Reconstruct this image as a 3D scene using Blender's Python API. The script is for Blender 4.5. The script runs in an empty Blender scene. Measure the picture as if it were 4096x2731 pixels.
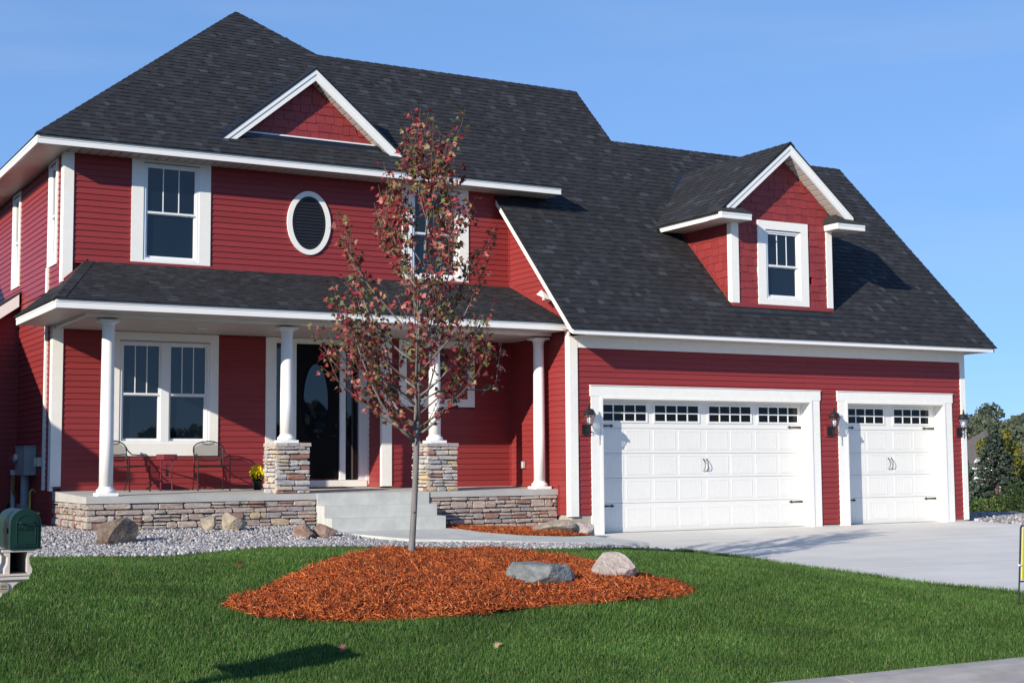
import bpy, math, random
import numpy as np
from mathutils import Vector, Matrix
R = math.radians
rnd = random.Random(7)
scn = bpy.context.scene
col = scn.collection

# ------------------------------------------------------------------ camera
CAM = np.array([-13.8752, -21.7584, 1.2522])
YAW, PIT, ROL, FPX = 0.5139, 0.0845, -0.0070, 5785.1
_cy, _sy, _cp, _sp = math.cos(YAW), math.sin(YAW), math.cos(PIT), math.sin(PIT)
FW = np.array([_sy * _cp, _cy * _cp, _sp]); _rt = np.array([_cy, -_sy, 0.0]); _up = np.cross(_rt, FW)
RT = _rt * math.cos(ROL) + _up * math.sin(ROL); UP = -_rt * math.sin(ROL) + _up * math.cos(ROL)
cd = bpy.data.cameras.new('camera'); cam = bpy.data.objects.new('camera', cd); col.objects.link(cam)
cd.sensor_width = 36.0; cd.lens = FPX * 36 / 4096; cd.clip_start = 0.1; cd.clip_end = 3000
m3 = Matrix((RT, UP, -FW)).transposed()
cam.matrix_world = Matrix.Translation(Vector(CAM)) @ m3.to_4x4()
scn.camera = cam

# ------------------------------------------------------------------ sky, sun, exposure
SUN = Vector((0.843, 0.395, -0.367)).normalized()
w = bpy.data.worlds.new('World'); scn.world = w; w.use_nodes = True
wn = w.node_tree.nodes; wl = w.node_tree.links
sky = wn.new('ShaderNodeTexSky'); sky.sky_type = 'NISHITA'; sky.sun_disc = False
sky.sun_elevation = math.asin(-SUN.z); sky.sun_rotation = math.atan2(-SUN.x, -SUN.y)
sky.air_density = 1.0; sky.dust_density = 0.0; sky.ozone_density = 3.0; sky.altitude = 4000
bg = wn['Background']; bg.inputs['Strength'].default_value = 0.15
tint = wn.new('ShaderNodeMix'); tint.data_type = 'RGBA'; tint.blend_type = 'MULTIPLY'; tint.inputs[0].default_value = 1.0; tint.inputs[7].default_value = (1.00, 1.56, 2.38, 1)   # clear autumn blue
gam = wn.new('ShaderNodeGamma'); gam.inputs[1].default_value = 0.42; wl.new(sky.outputs[0], gam.inputs[0]); wl.new(gam.outputs[0], tint.inputs[6]); 
ctc = wn.new('ShaderNodeTexCoord'); cmp_ = wn.new('ShaderNodeMapping'); cmp_.inputs['Scale'].default_value = (2.2, 2.2, 17.0); cmp_.inputs['Rotation'].default_value = (0.03, 0.02, 0.4)
cno = wn.new('ShaderNodeTexNoise'); cno.inputs['Scale'].default_value = 1.3; cno.inputs['Detail'].default_value = 5
crp = wn.new('ShaderNodeValToRGB'); crp.color_ramp.elements[0].position = 0.48; crp.color_ramp.elements[1].position = 0.78; crp.color_ramp.elements[1].color = (0.16, 0.16, 0.16, 1)
cmx = wn.new('ShaderNodeMix'); cmx.data_type = 'RGBA'; cmx.inputs[7].default_value = (3.2, 3.6, 4.2, 1)   # thin high cirrus
wl.new(ctc.outputs['Generated'], cmp_.inputs[0]); wl.new(cmp_.outputs[0], cno.inputs['Vector']); wl.new(cno.outputs['Fac'], crp.inputs[0]); wl.new(crp.outputs[0], cmx.inputs[0]); wl.new(tint.outputs[2], cmx.inputs[6]); wl.new(cmx.outputs[2], bg.inputs[0])
sd = bpy.data.lights.new('sun', 'SUN'); sd.energy = 5.0; sd.angle = R(0.5); sd.color = (1.0, 0.915, 0.765)
so = bpy.data.objects.new('sun', sd); col.objects.link(so); so.rotation_mode = 'QUATERNION'
so.rotation_quaternion = SUN.to_track_quat('-Z', 'Y'); so.location = (-30, -20, 30)
scn.view_settings.view_transform = 'Standard'; scn.view_settings.look = 'None'
scn.view_settings.exposure = 0.35; scn.view_settings.gamma = 1.0
scn.render.engine = 'CYCLES'

# ------------------------------------------------------------------ materials
def new_mat(name):
    m = bpy.data.materials.new(name); m.use_nodes = True
    nt = m.node_tree; return m, nt, nt.nodes['Principled BSDF']
def ramp(nt, stops, interp='LINEAR'):
    r = nt.nodes.new('ShaderNodeValToRGB'); e = r.color_ramp.elements; r.color_ramp.interpolation = interp
    while len(e) < len(stops): e.new(0.5)
    for k, (p, c) in enumerate(stops): e[k].position = p; e[k].color = (c[0], c[1], c[2], 1)
    return r
def coord(nt, scale=(1, 1, 1)):
    tc = nt.nodes.new('ShaderNodeTexCoord'); mp = nt.nodes.new('ShaderNodeMapping'); mp.inputs['Scale'].default_value = scale
    nt.links.new(tc.outputs['Object'], mp.inputs[0]); return mp
def noise(nt, scale, detail=4, stretch=(1, 1, 1), rough=0.6):
    n = nt.nodes.new('ShaderNodeTexNoise'); n.inputs['Scale'].default_value = scale
    n.inputs['Detail'].default_value = detail; n.inputs['Roughness'].default_value = rough
    nt.links.new(coord(nt, stretch).outputs[0], n.inputs['Vector']); return n
def bump(nt, b, src, strength, dist=0.01):
    bp = nt.nodes.new('ShaderNodeBump'); bp.inputs['Strength'].default_value = strength; bp.inputs['Distance'].default_value = dist
    nt.links.new(src, bp.inputs['Height']); nt.links.new(bp.outputs[0], b.inputs['Normal'])
def surf(name, c, rough=0.6, var=0.12, nscale=6, stretch=(1, 1, 1), bstr=0.0, bscale=80, bdist=0.004, bstretch=(1, 1, 1), spec=0.5, metal=0.0, big=0.0, bigscale=0.7):
    """procedural surface: base colour with two scales of noise and fine relief"""
    m, nt, b = new_mat(name)
    n = noise(nt, nscale, 5, stretch)
    lo = [x * (1 - var) for x in c]; hi = [min(1, x * (1 + var)) for x in c]
    r = ramp(nt, [(0.3, lo), (0.7, hi)]); nt.links.new(n.outputs['Fac'], r.inputs[0]); out = r.outputs[0]
    if big:
        n2 = noise(nt, bigscale, 3); mx = nt.nodes.new('ShaderNodeMix'); mx.data_type = 'RGBA'; mx.blend_type = 'MULTIPLY'
        r2 = ramp(nt, [(0.35, (1 - big,) * 3), (0.65, (1, 1, 1))]); nt.links.new(n2.outputs['Fac'], r2.inputs[0])
        mx.inputs[0].default_value = 1; nt.links.new(out, mx.inputs[6]); nt.links.new(r2.outputs[0], mx.inputs[7]); out = mx.outputs[2]
    nt.links.new(out, b.inputs['Base Color'])
    b.inputs['Roughness'].default_value = rough; b.inputs['Metallic'].default_value = metal
    b.inputs['Specular IOR Level'].default_value = spec
    if bstr:
        nb = noise(nt, bscale, 4, bstretch); bump(nt, b, nb.outputs['Fac'], bstr, bdist)
    return m
def piece_rand(nt):
    """a random number for each loose piece, whether it is its own object or one island of a joined mesh"""
    g = nt.nodes.new('ShaderNodeNewGeometry'); o = nt.nodes.new('ShaderNodeObjectInfo')
    a = nt.nodes.new('ShaderNodeMath'); a.operation = 'ADD'; f = nt.nodes.new('ShaderNodeMath'); f.operation = 'FRACT'
    nt.links.new(g.outputs['Random Per Island'], a.inputs[0]); nt.links.new(o.outputs['Random'], a.inputs[1])
    nt.links.new(a.outputs[0], f.inputs[0]); return f.outputs[0]
def pieces(name, stops, rough=0.8, grain=0.2, gscale=120, gstretch=(1, 1, 1), bstr=0.0, bscale=150, bdist=0.003, bstretch=(1, 1, 1), spec=0.4, interp='CONSTANT', trans=0.0):
    m, nt, b = new_mat(name)
    r = ramp(nt, stops, interp); nt.links.new(piece_rand(nt), r.inputs[0])
    n = noise(nt, gscale, 4, gstretch); gr = ramp(nt, [(0.3, (1 - grain,) * 3), (0.7, (1 + grain,) * 3)])
    nt.links.new(n.outputs['Fac'], gr.inputs[0])
    mx = nt.nodes.new('ShaderNodeMix'); mx.data_type = 'RGBA'; mx.blend_type = 'MULTIPLY'; mx.inputs[0].default_value = 1
    nt.links.new(r.outputs[0], mx.inputs[6]); nt.links.new(gr.outputs[0], mx.inputs[7]); nt.links.new(mx.outputs[2], b.inputs['Base Color'])
    b.inputs['Roughness'].default_value = rough; b.inputs['Specular IOR Level'].default_value = spec
    if bstr: bump(nt, b, noise(nt, bscale, 5, bstretch).outputs['Fac'], bstr, bdist)
    if trans:
        t = nt.nodes.new('ShaderNodeBsdfTranslucent'); ms = nt.nodes.new('ShaderNodeMixShader'); ms.inputs[0].default_value = trans
        nt.links.new(mx.outputs[2], t.inputs[0]); nt.links.new(b.outputs[0], ms.inputs[1]); nt.links.new(t.outputs[0], ms.inputs[2])
        nt.links.new(ms.outputs[0], nt.nodes['Material Output'].inputs[0])
    return m

RED = (0.248, 0.034, 0.035)
M = {}
M['siding'] = pieces('red_lap_siding', [(0, [x * .94 for x in RED]), (.35, RED), (.7, [x * 1.06 for x in RED])], 0.42, 0.07, 14, (1, 6, 6), 0.25, 60, 0.002, (1, 8, 14), 0.28, 'LINEAR')
M['red'] = surf('red_painted_metal', RED, 0.4, 0.06, 8)
M['shake'] = pieces('red_shake', [(0, [x * .9 for x in RED]), (.4, RED), (.75, [x * 1.1 for x in RED])], 0.5, 0.10, 30, (3, 3, 1), 0.5, 60, 0.003, (8, 8, 1), 0.4, 'LINEAR')
M['white'] = surf('white_trim_paint', (0.84, 0.825, 0.785), 0.5, 0.03, 9, (1, 1, 1), 0.18, 40, 0.002, (6, 6, 1))
M['fascia'] = surf('white_aluminium_fascia', (0.82, 0.82, 0.81), 0.35, 0.02, 3)
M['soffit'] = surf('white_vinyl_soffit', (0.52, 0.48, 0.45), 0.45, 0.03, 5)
M['doorwhite'] = surf('white_steel_door', (0.78, 0.768, 0.74), 0.4, 0.015, 3)
M['vinyl'] = surf('white_vinyl_frame', (0.80, 0.81, 0.82), 0.35, 0.02, 5)
M['column'] = surf('white_column_paint', (0.82, 0.82, 0.81), 0.45, 0.02, 4)
M['shingle'] = pieces('asphalt_shingle', [(0, (.0150, .0155, .0190)), (.22, (.0178, .0185, .0225)), (.48, (.0205, .0214, .026)), (.70, (.0238, .025, .0305)), (.87, (.029, .031, .038)), (.96, (.040, .044, .054))], 0.85, 0.45, 260, (1, 1, 1), 0.6, 500, 0.002, (1, 1, 1), 0.35)
M['deck'] = surf('shingle_underlay', (0.019, 0.019, 0.021), 0.9, 0.25, 30)
M['flash'] = surf('black_metal_flashing', (0.012, 0.013, 0.02), 0.35, 0.1, 5)
M['black'] = surf('black_painted_metal', (0.012, 0.012, 0.013), 0.38, 0.15, 20, spec=0.5)
M['blackdoor'] = surf('black_door_paint', (0.003, 0.003, 0.0035), 0.5, 0.1, 5, spec=0.12)
M['louver'] = surf('black_louver', (0.010, 0.010, 0.013), 0.5, 0.1, 5)
M['concrete'] = surf('grey_concrete', (0.46, 0.455, 0.44), 0.85, 0.09, 3, (1, 1, 1), 0.25, 220, 0.002, big=0.1)
M['step'] = surf('pale_step_concrete', (0.52, 0.528, 0.505), 0.85, 0.08, 4, (1, 1, 1), 0.25, 200, 0.002, big=0.12, bigscale=2)
M['foundation'] = surf('tan_foundation_concrete', (0.38, 0.34, 0.29), 0.9, 0.1, 5, (1, 1, 1), 0.2, 120)
M['drive'] = surf('driveway_concrete', (0.64, 0.615, 0.575), 0.8, 0.06, 1.3, (0.35, 2.2, 1), 0.2, 240, 0.002, big=0.12, bigscale=0.5)
M['curb'] = surf('weathered_curb', (0.36, 0.33, 0.31), 0.9, 0.14, 3, (1, 3, 1), 0.5, 160, 0.004, big=0.2, bigscale=1.5)
M['asphalt'] = surf('road_asphalt', (0.06, 0.06, 0.06), 0.9, 0.2, 60, bstr=0.5, bscale=200)
M['soil'] = surf('lawn_soil', (0.030, 0.050, 0.014), 0.95, 0.35, 14, bstr=0.6, bscale=60, bdist=0.02, big=0.3)
M['gravelbed'] = surf('gravel_dust', (0.17, 0.165, 0.17), 0.95, 0.3, 30, bstr=0.8, bscale=60, bdist=0.02)
M['mulchbed'] = surf('mulch_fines', (0.07, 0.016, 0.006), 0.95, 0.35, 40, bstr=0.8, bscale=80, bdist=0.02)
STONE = [(0, (.38, .30, .27)), (.2, (.42, .35, .31)), (.38, (.34, .31, .30)), (.52, (.45, .37, .32)), (.72, (.31, .18, .15)), (.80, (.48, .39, .26)), (.84, (.35, .31, .31)), (.93, (.45, .40, .37))]
M['stone'] = pieces('ledge_stone', STONE, 0.9, 0.28, 16, (1, 1, 3), 0.9, 45, 0.012, (1, 1, 3), 0.3)
STONE2 = [(0, (.46, .43, .41)), (.2, (.52, .48, .45)), (.38, (.38, .37, .38)), (.52, (.50, .42, .36)), (.68, (.33, .17, .13)), (.78, (.52, .42, .27)), (.86, (.44, .43, .45))]
M['stone2'] = pieces('pillar_stone', STONE2, 0.9, 0.25, 16, (1, 1, 3), 0.9, 45, 0.012, (1, 1, 3), 0.3)
M['mortar'] = surf('stone_mortar', (0.26, 0.235, 0.22), 0.95, 0.2, 30, bstr=0.5, bscale=90)
M['gravel'] = pieces('grey_gravel', [(0, (.16, .158, .172)), (.2, (.26, .252, .265)), (.45, (.36, .348, .36)), (.65, (.31, .265, .26)), (.80, (.45, .44, .45)), (.93, (.20, .20, .23))], 0.9, 0.25, 60)
M['mulch'] = pieces('cedar_mulch', [(0, (.13, .022, .005)), (.20, (.28, .050, .009)), (.42, (.44, .088, .015)), (.64, (.54, .125, .025)), (.85, (.66, .23, .075)), (.93, (.20, .036, .008))], 0.85, 0.25, 60, bstr=0.3)
M['grass'] = pieces('lawn_blades', [(0, (.036, .094, .014)), (.22, (.057, .132, .020)), (.5, (.084, .172, .031)), (.75, (.128, .225, .052)), (.95, (.25, .24, .10))], 0.55, 0.32, 1.0, spec=0.35, trans=0.3)
def glass_mat(name, c, rough=0.015, ior=1.9):
    m, nt, b = new_mat(name); n = noise(nt, 0.6, 2)
    r = ramp(nt, [(0.35, [x * .8 for x in c]), (0.65, [x * 1.2 for x in c])]); nt.links.new(n.outputs['Fac'], r.inputs[0])
    nt.links.new(r.outputs[0], b.inputs['Base Color']); b.inputs['Roughness'].default_value = rough; b.inputs['IOR'].default_value = ior
    return m
M['glass'] = glass_mat('dark_window_glass', (0.005, 0.009, 0.015), 0.015, 1.62)
M['doorglass'] = glass_mat('garage_window_glass', (0.002, 0.002, 0.0025), 0.03, 1.33)
def clear(name, c=(1, 1, 1)):
    m, nt, b = new_mat(name); b.inputs['Base Color'].default_value = (*c, 1); b.inputs['Roughness'].default_value = 0.05
    b.inputs['Transmission Weight'].default_value = 1.0; b.inputs['IOR'].default_value = 1.3; b.inputs['Alpha'].default_value = 0.45; return m
M['lampglass'] = clear('clear_lamp_glass')
M['bulb'] = surf('frosted_bulb', (.85, .85, .82), 0.3, 0.02)
M['bark'] = surf('smooth_grey_bark', (0.165, 0.158, 0.156), 0.8, 0.22, 14, (1, 1, .35), 0.5, 60, 0.004, (1, 1, .3))
M['twig'] = surf('brown_twig', (0.12, 0.075, 0.06), 0.8, 0.2, 20)
M['leaf'] = pieces('autumn_maple_leaf', [(0, (.26, .032, .038)), (.15, (.36, .050, .054)), (.27, (.17, .030, .034)), (.40, (.32, .11, .09)), (.53, (.24, .105, .060)), (.62, (.20, .15, .055)), (.71, (.38, .26, .135)), (.79, (.13, .145, .040)), (.90, (.095, .115, .032)), (.95, (.56, .21, .17))], 0.55, 0.15, 40, spec=0.4, trans=0.3)
M['mailgreen'] = surf('green_mailbox_enamel', (0.003, 0.026, 0.018), 0.42, 0.12, 30, bstr=0.1, bscale=200, bdist=0.001)
M['beige'] = surf('beige_plastic_post', (0.55, 0.49, 0.44), 0.55, 0.04, 6)
M['plaque'] = surf('tan_plaque', (0.30, 0.27, 0.20), 0.5, 0.05, 6)
M['ink'] = surf('dark_lettering', (0.02, 0.02, 0.018), 0.6, 0.05)
M['galv'] = surf('grey_meter_steel', (0.26, 0.28, 0.30), 0.5, 0.08, 5)
M['pvc'] = surf('grey_pvc', (0.45, 0.47, 0.50), 0.45, 0.05, 5)
M['brass'] = surf('brass_valve', (0.25, 0.14, 0.06), 0.45, 0.2, 20, metal=0.6)
M['hoseyellow'] = surf('yellow_hose', (0.45, 0.33, 0.06), 0.5, 0.1)
M['cream'] = surf('cream_box_plastic', (0.55, 0.53, 0.44), 0.5, 0.05)
M['maroon'] = surf('maroon_table_paint', (0.16, 0.020, 0.030), 0.45, 0.12, 20)
M['yellowflower'] = pieces('yellow_flower', [(0, (.88, .62, .01)), (.6, (.95, .74, .02))], 0.6, 0.1)
M['signyellow'] = surf('sign_yellow', (0.80, 0.68, 0.01), 0.4, 0.02)
M['signred'] = surf('sign_dark_red', (0.22, 0.02, 0.015), 0.4, 0.03)
M['signwhite'] = surf('sign_white', (0.7, 0.75, 0.7), 0.4, 0.02)
def rockmat(name, c, var=0.35, sc=5): return surf(name, c, 0.9, var, sc, (1, 1, 2), 1.0, 18, 0.03, (1, 1, 2.0), 0.3, big=0.25, bigscale=4)
M['rockbrown'] = rockmat('brown_boulder', (.26, .19, .145)); M['rocktan'] = rockmat('tan_boulder', (.40, .34, .27), .25)
M['rockpink'] = rockmat('pale_pink_boulder', (.50, .42, .38), .2); M['rockslate'] = rockmat('grey_slate_boulder', (.20, .21, .215), .45, 7)
M['rockred'] = rockmat('reddish_boulder', (.33, .22, .175), .25)
M['conifer'] = pieces('blue_spruce_needles', [(0, (.034, .060, .040)), (.35, (.060, .096, .070)), (.7, (.10, .138, .108)), (.93, (.11, .08, .055))], 0.8, 0.2, 5)
M['foliage'] = pieces('green_foliage', [(0, (.022, .048, .010)), (.4, (.040, .075, .014)), (.75, (.065, .105, .022))], 0.7, 0.2, 5, trans=0.2)
M['yellowfoliage'] = pieces('yellowing_foliage', [(0, (.06, .09, .012)), (.4, (.16, .15, .015)), (.75, (.26, .22, .02))], 0.7, 0.2, 5, trans=0.2)
M['woodfoliage'] = pieces('hazy_wood_foliage', [(0, (.036, .054, .036)), (.35, (.056, .076, .046)), (.65, (.080, .10, .058)), (.85, (.105, .10, .062)), (.95, (.12, .09, .068))], 0.8, 0.2, 2)  # distance haze is put into these leaf colours, paler and bluer than near foliage
M['reedgrass'] = pieces('tall_grass', [(0, (.04, .075, .014)), (.5, (.065, .105, .02)), (.85, (.11, .13, .035))], 0.8, 0.2, 5)
M['stucco'] = surf('neighbour_stucco', (.45, .42, .38), 0.9, 0.06, 4)
M['brownroof'] = surf('neighbour_roof', (.11, .095, .09), 0.9, 0.2, 6)

# ------------------------------------------------------------------ mesh helpers
class MB:
    def __init__(s): s.v = []; s.f = []
    def add(s, vs, fs):
        n = len(s.v); s.v += [tuple(map(float, p)) for p in vs]; s.f += [tuple(i + n for i in f) for f in fs]; return s
    def box(s, x0, x1, y0, y1, z0, z1):
        if x0 > x1: x0, x1 = x1, x0
        if y0 > y1: y0, y1 = y1, y0
        if z0 > z1: z0, z1 = z1, z0
        return s.add([(x0,y0,z0),(x1,y0,z0),(x1,y1,z0),(x0,y1,z0),(x0,y0,z1),(x1,y0,z1),(x1,y1,z1),(x0,y1,z1)],
                     [(3,2,1,0),(4,5,6,7),(0,1,5,4),(1,2,6,5),(2,3,7,6),(3,0,4,7)])
    def hexa(s, p):   # 8 points: bottom ring, top ring
        return s.add(p, [(3,2,1,0),(4,5,6,7),(0,1,5,4),(1,2,6,5),(2,3,7,6),(3,0,4,7)])
    def ext(s, poly, d):   # polygon (3D list) extruded by vector d
        n = len(poly); P = [Vector(p) for p in poly]; Q = [p + Vector(d) for p in P]
        nrm = Vector((0, 0, 0))
        for i in range(n): nrm += P[i].cross(P[(i + 1) % n])
        if nrm.dot(Vector(d)) > 0: P, Q = P[::-1], Q[::-1]
        return s.add(P + Q, [tuple(range(n)), tuple(range(2 * n - 1, n - 1, -1))] + [(i, i + n, (i + 1) % n + n, (i + 1) % n)[::-1] for i in range(n)])
    def tube(s, pts, rad, n=8, cap=True):
        pts = [Vector(p) for p in pts]; rad = rad if isinstance(rad, (list, tuple)) else [rad] * len(pts)
        base = len(s.v); u = None
        for i, p in enumerate(pts):
            t = (pts[min(i + 1, len(pts) - 1)] - pts[max(i - 1, 0)]).normalized()
            if u is None: u = t.orthogonal().normalized()
            u = (u - t * u.dot(t)).normalized(); v = t.cross(u)
            s.v += [tuple(p + (u * math.cos(2 * math.pi * k / n) + v * math.sin(2 * math.pi * k / n)) * rad[i]) for k in range(n)]
        for i in range(len(pts) - 1):
            a = base + i * n
            s.f += [(a + k, a + (k + 1) % n, a + n + (k + 1) % n, a + n + k) for k in range(n)]
        if cap:
            s.f.append(tuple(range(base + n - 1, base - 1, -1))); e = base + (len(pts) - 1) * n; s.f.append(tuple(range(e, e + n)))
        return s
    def lathe(s, c, prof, n=24, axis='Z', cap=True):   # prof: (radius, height)
        base = len(s.v)
        for r_, h in prof:
            for k in range(n):
                a = 2 * math.pi * k / n; x, y = r_ * math.cos(a), r_ * math.sin(a)
                s.v.append((c[0] + x, c[1] + y, c[2] + h) if axis == 'Z' else ((c[0] + x, c[1] - h, c[2] + y) if axis == 'Y' else (c[0] - h, c[1] + x, c[2] + y)))
        fl = axis != 'Z'
        for i in range(len(prof) - 1):
            a = base + i * n
            for k in range(n):
                q = (a + k, a + (k + 1) % n, a + n + (k + 1) % n, a + n + k); s.f.append(q)
        if cap:
            s.f.append(tuple(range(base + n - 1, base - 1, -1))); e = base + (len(prof) - 1) * n; s.f.append(tuple(range(e, e + n)))
        return s
    def build(s, name, mat, parent=None, smooth=False):
        me = bpy.data.meshes.new(name); me.from_pydata(s.v, [], s.f); me.materials.append(M[mat] if isinstance(mat, str) else mat)
        if smooth: me.shade_smooth()
        me.update(); o = bpy.data.objects.new(name, me); col.objects.link(o)
        if parent is not None: o.parent = parent
        return o
def np_mesh(name, verts, faces, mat, parent=None, smooth=False):
    """verts (n,3), faces (m,3) or (m,4) numpy arrays"""
    me = bpy.data.meshes.new(name); k = faces.shape[1]
    me.vertices.add(len(verts)); me.vertices.foreach_set('co', np.ascontiguousarray(verts, dtype=np.float32).ravel())
    me.loops.add(faces.size); me.loops.foreach_set('vertex_index', faces.astype(np.int32).ravel())
    me.polygons.add(len(faces)); me.polygons.foreach_set('loop_start', np.arange(0, faces.size, k, dtype=np.int32))
    me.update(calc_edges=True); me.materials.append(M[mat])
    if smooth: me.shade_smooth()
    o = bpy.data.objects.new(name, me); col.objects.link(o)
    if parent is not None: o.parent = parent
    return o
def tag(o, label=None, cat=None, group=None, kind=None):
    for k, v in (('label', label), ('category', cat), ('group', group), ('kind', kind)):
        if v: o[k] = v
    return o
def empty(name, loc=(0, 0, 0), rz=0.0):
    o = bpy.data.objects.new(name, None); col.objects.link(o); o.location = loc; o.rotation_euler = (0, 0, rz); o.empty_display_size = 0.2; return o
def bx(name, mat, parent, *b): return MB().box(*b).build(name, mat, parent)
class Fr:
    """a flat frame: u along, v up the surface, n outward"""
    def __init__(s, O, U, V, N): s.O, s.U, s.V, s.N = Vector(O), Vector(U).normalized(), Vector(V).normalized(), Vector(N).normalized()
    def p(s, u, v, n=0.0): return s.O + s.U * u + s.V * v + s.N * n
# ---- small repeated pieces: the 300 that show largest become objects, the rest one joined part
REG = {}
def piece_add(kind, parent, mat, vs, fs, smooth=False): REG.setdefault(kind, []).append((parent, mat, [tuple(v) for v in vs], fs, smooth))
def fpiece(kind, parent, mat, fr, poly, nb, nf):
    """poly [(u,v)] counter-clockwise seen from outside; nf front offsets per corner"""
    n = len(poly); nf = nf if isinstance(nf, (list, tuple)) else [nf] * n
    vs = [fr.p(u, v, nb) for u, v in poly] + [fr.p(u, v, nf[i]) for i, (u, v) in enumerate(poly)]
    fs = [tuple(range(n, 2 * n))] + [(i, (i + 1) % n, (i + 1) % n + n, i + n) for i in range(n)]
    piece_add(kind, parent, mat, vs, fs)
def score(vs, fs):
    f = fs[0]; P = [np.array(vs[i]) for i in f]; c = sum(P) / len(P); d = c - CAM; z = d @ FW
    if z < 1: return 0
    sx, sy = FPX * (d @ RT) / z, FPX * (d @ UP) / z
    if abs(sx) > 2048 or abs(sy) > 1365: return 0
    nrm = np.zeros(3)
    for i in range(1, len(P) - 1): nrm += np.cross(P[i] - P[0], P[i + 1] - P[0]) / 2
    return max(0.0, -(nrm @ d)) / (z ** 3)
def flush_pieces(owner, limit=300):
    for kind, lst in REG.items():
        sc = [(score(x[2], x[3]), i) for i, x in enumerate(lst)]; sc.sort(reverse=True)
        top = set(i for s_, i in sc[:limit] if s_ > 0); rest = {}
        for i, (par, mat, vs, fs, sm) in enumerate(lst):
            if i in top:
                b = MB(); b.add(vs, fs); b.build(kind, mat, par, sm)
            else: rest.setdefault(mat, MB()).add(vs, fs)
        for mat, b in rest.items(): tag(b.build(kind + '_field', mat, owner), kind='stuff')
    REG.clear()

# ------------------------------------------------------------------ terrain
XB = [-60,-14,-10.6,-9.1,-7.9,-7,-4.2,-3.2,-2,-1,-.4,60]; BB = [.5,.55,.56,.50,.58,.55,.39,.35,.25,.08,0,0]
XA = [-60,-5.3,-5.05,-3.4,-2.4,-.6,0,60]; AA = [.27,.27,.16,.13,.09,.02,0,0]
YG = [-60,-12.9,-11,-9,-7,-5.5,-4,-2.4,-1,60]
GG = [0,0,.25,.69,.885,.775,.56,.25,.0,0]; GA = [0,0,0,0,0,.08,.22,.48,1.,1.]
def T(x, y):
    x = np.asarray(x, float); y = np.asarray(y, float)
    return -.01 + .034 * np.clip(y, -12.9, 0) + np.interp(x, XB, BB) * np.interp(y, YG, GG) + np.interp(x, XA, AA) * np.interp(y, YG, GA)
def grid_mesh(name, xs, ys, zf, mat, inside=None):
    X, Y = np.meshgrid(xs, ys, indexing='ij'); Z = zf(X, Y)
    V = np.stack([X, Y, Z], -1).reshape(-1, 3); nx, ny = len(xs), len(ys)
    I = np.arange(nx * ny).reshape(nx, ny); F = np.stack([I[:-1,:-1], I[1:,:-1], I[1:,1:], I[:-1,1:]], -1).reshape(-1, 4)
    if inside is not None:
        c = V[F].mean(1); F = F[inside(c[:, 0], c[:, 1])]; used = np.unique(F); mp = np.full(len(V), -1); mp[used] = np.arange(len(used)); V = V[used]; F = mp[F]
    return np_mesh(name, V, F, mat, smooth=True)
def inpoly(x, y, P):
    x = np.asarray(x); y = np.asarray(y); r_ = np.zeros(x.shape, bool); n = len(P)
    for i in range(n):
        x0, y0 = P[i]; x1, y1 = P[(i + 1) % n]
        if y0 == y1: continue
        c = ((y0 > y) != (y1 > y)) & (x < (x1 - x0) * (y - y0) / (y1 - y0) + x0); r_ ^= c
    return r_
DROP = lambda x, y: -.6 - .45 * np.clip((np.hypot(x, y) - 30) / 30, 0, 1)
def ground_z(x, y):
    z = T(x, y); far = np.clip((np.maximum(np.abs(x) - 14, np.maximum(y - 12, -y - 26))) / 12, 0, 1)
    z = np.where(y < -12.9, -.52, z)
    return z * (1 - far) + far * -1.0 - .012
gx = np.concatenate([[-1500, -600, -250, -120, -60, -40], np.arange(-28, 28.1, .25), [40, 60, 120, 250, 600, 1500]])
gy = np.concatenate([[-1500, -600, -250, -120, -60, -40], np.arange(-26, 16.1, .25), [25, 40, 60, 120, 250, 600, 1500]])
g = grid_mesh('ground', gx, gy, ground_z, 'soil'); tag(g, 'grass covered ground sloping down to the street', 'ground', kind='structure')
# driveway
DL = [(-.25,.25),(-.1,-.6),(-.9,-1.5),(-1.05,-3.3),(-.55,-3.45),(-.5,-5.8),(-.42,-7.8),(-.05,-9.6),(.0,-12.93)]
DR = [(10.2,-12.93),(9.75,-6),(9.6,-1.5),(9.45,.25)]
def drive_z(x, y): return -.01 + .034 * np.minimum(y, 0) + .018
g = grid_mesh('driveway', np.arange(-1.3, 10.5, .1), np.arange(-12.95, .31, .1), drive_z, 'drive', lambda x, y: inpoly(x, y, DL + DR))
tag(g, 'pale concrete driveway in front of the white garage doors', 'driveway', kind='structure')
drv = g
for k, (x0, x1, y0, y1) in enumerate(((-.5, 9.6, -3.305, -3.295), (-.45, 9.7, -6.605, -6.595), (-.1, 9.9, -9.805, -9.795), (3.005, 3.015, -12.9, .1), (6.405, 6.415, -12.9, .1))):
    zj = lambda y: -.01 + .034 * min(y, 0) + .019
    MB().add([(x0, y0, zj(y0)), (x1, y0, zj(y0)), (x1, y1, zj(y1)), (x0, y1, zj(y1)), (x0, y0, zj(y0) - .02), (x1, y0, zj(y0) - .02), (x1, y1, zj(y1) - .02), (x0, y1, zj(y1) - .02)], [(0, 1, 2, 3), (4, 5, 1, 0), (5, 6, 2, 1), (6, 7, 3, 2), (7, 4, 0, 3)]).build('control_joint', 'curb', drv)
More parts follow.
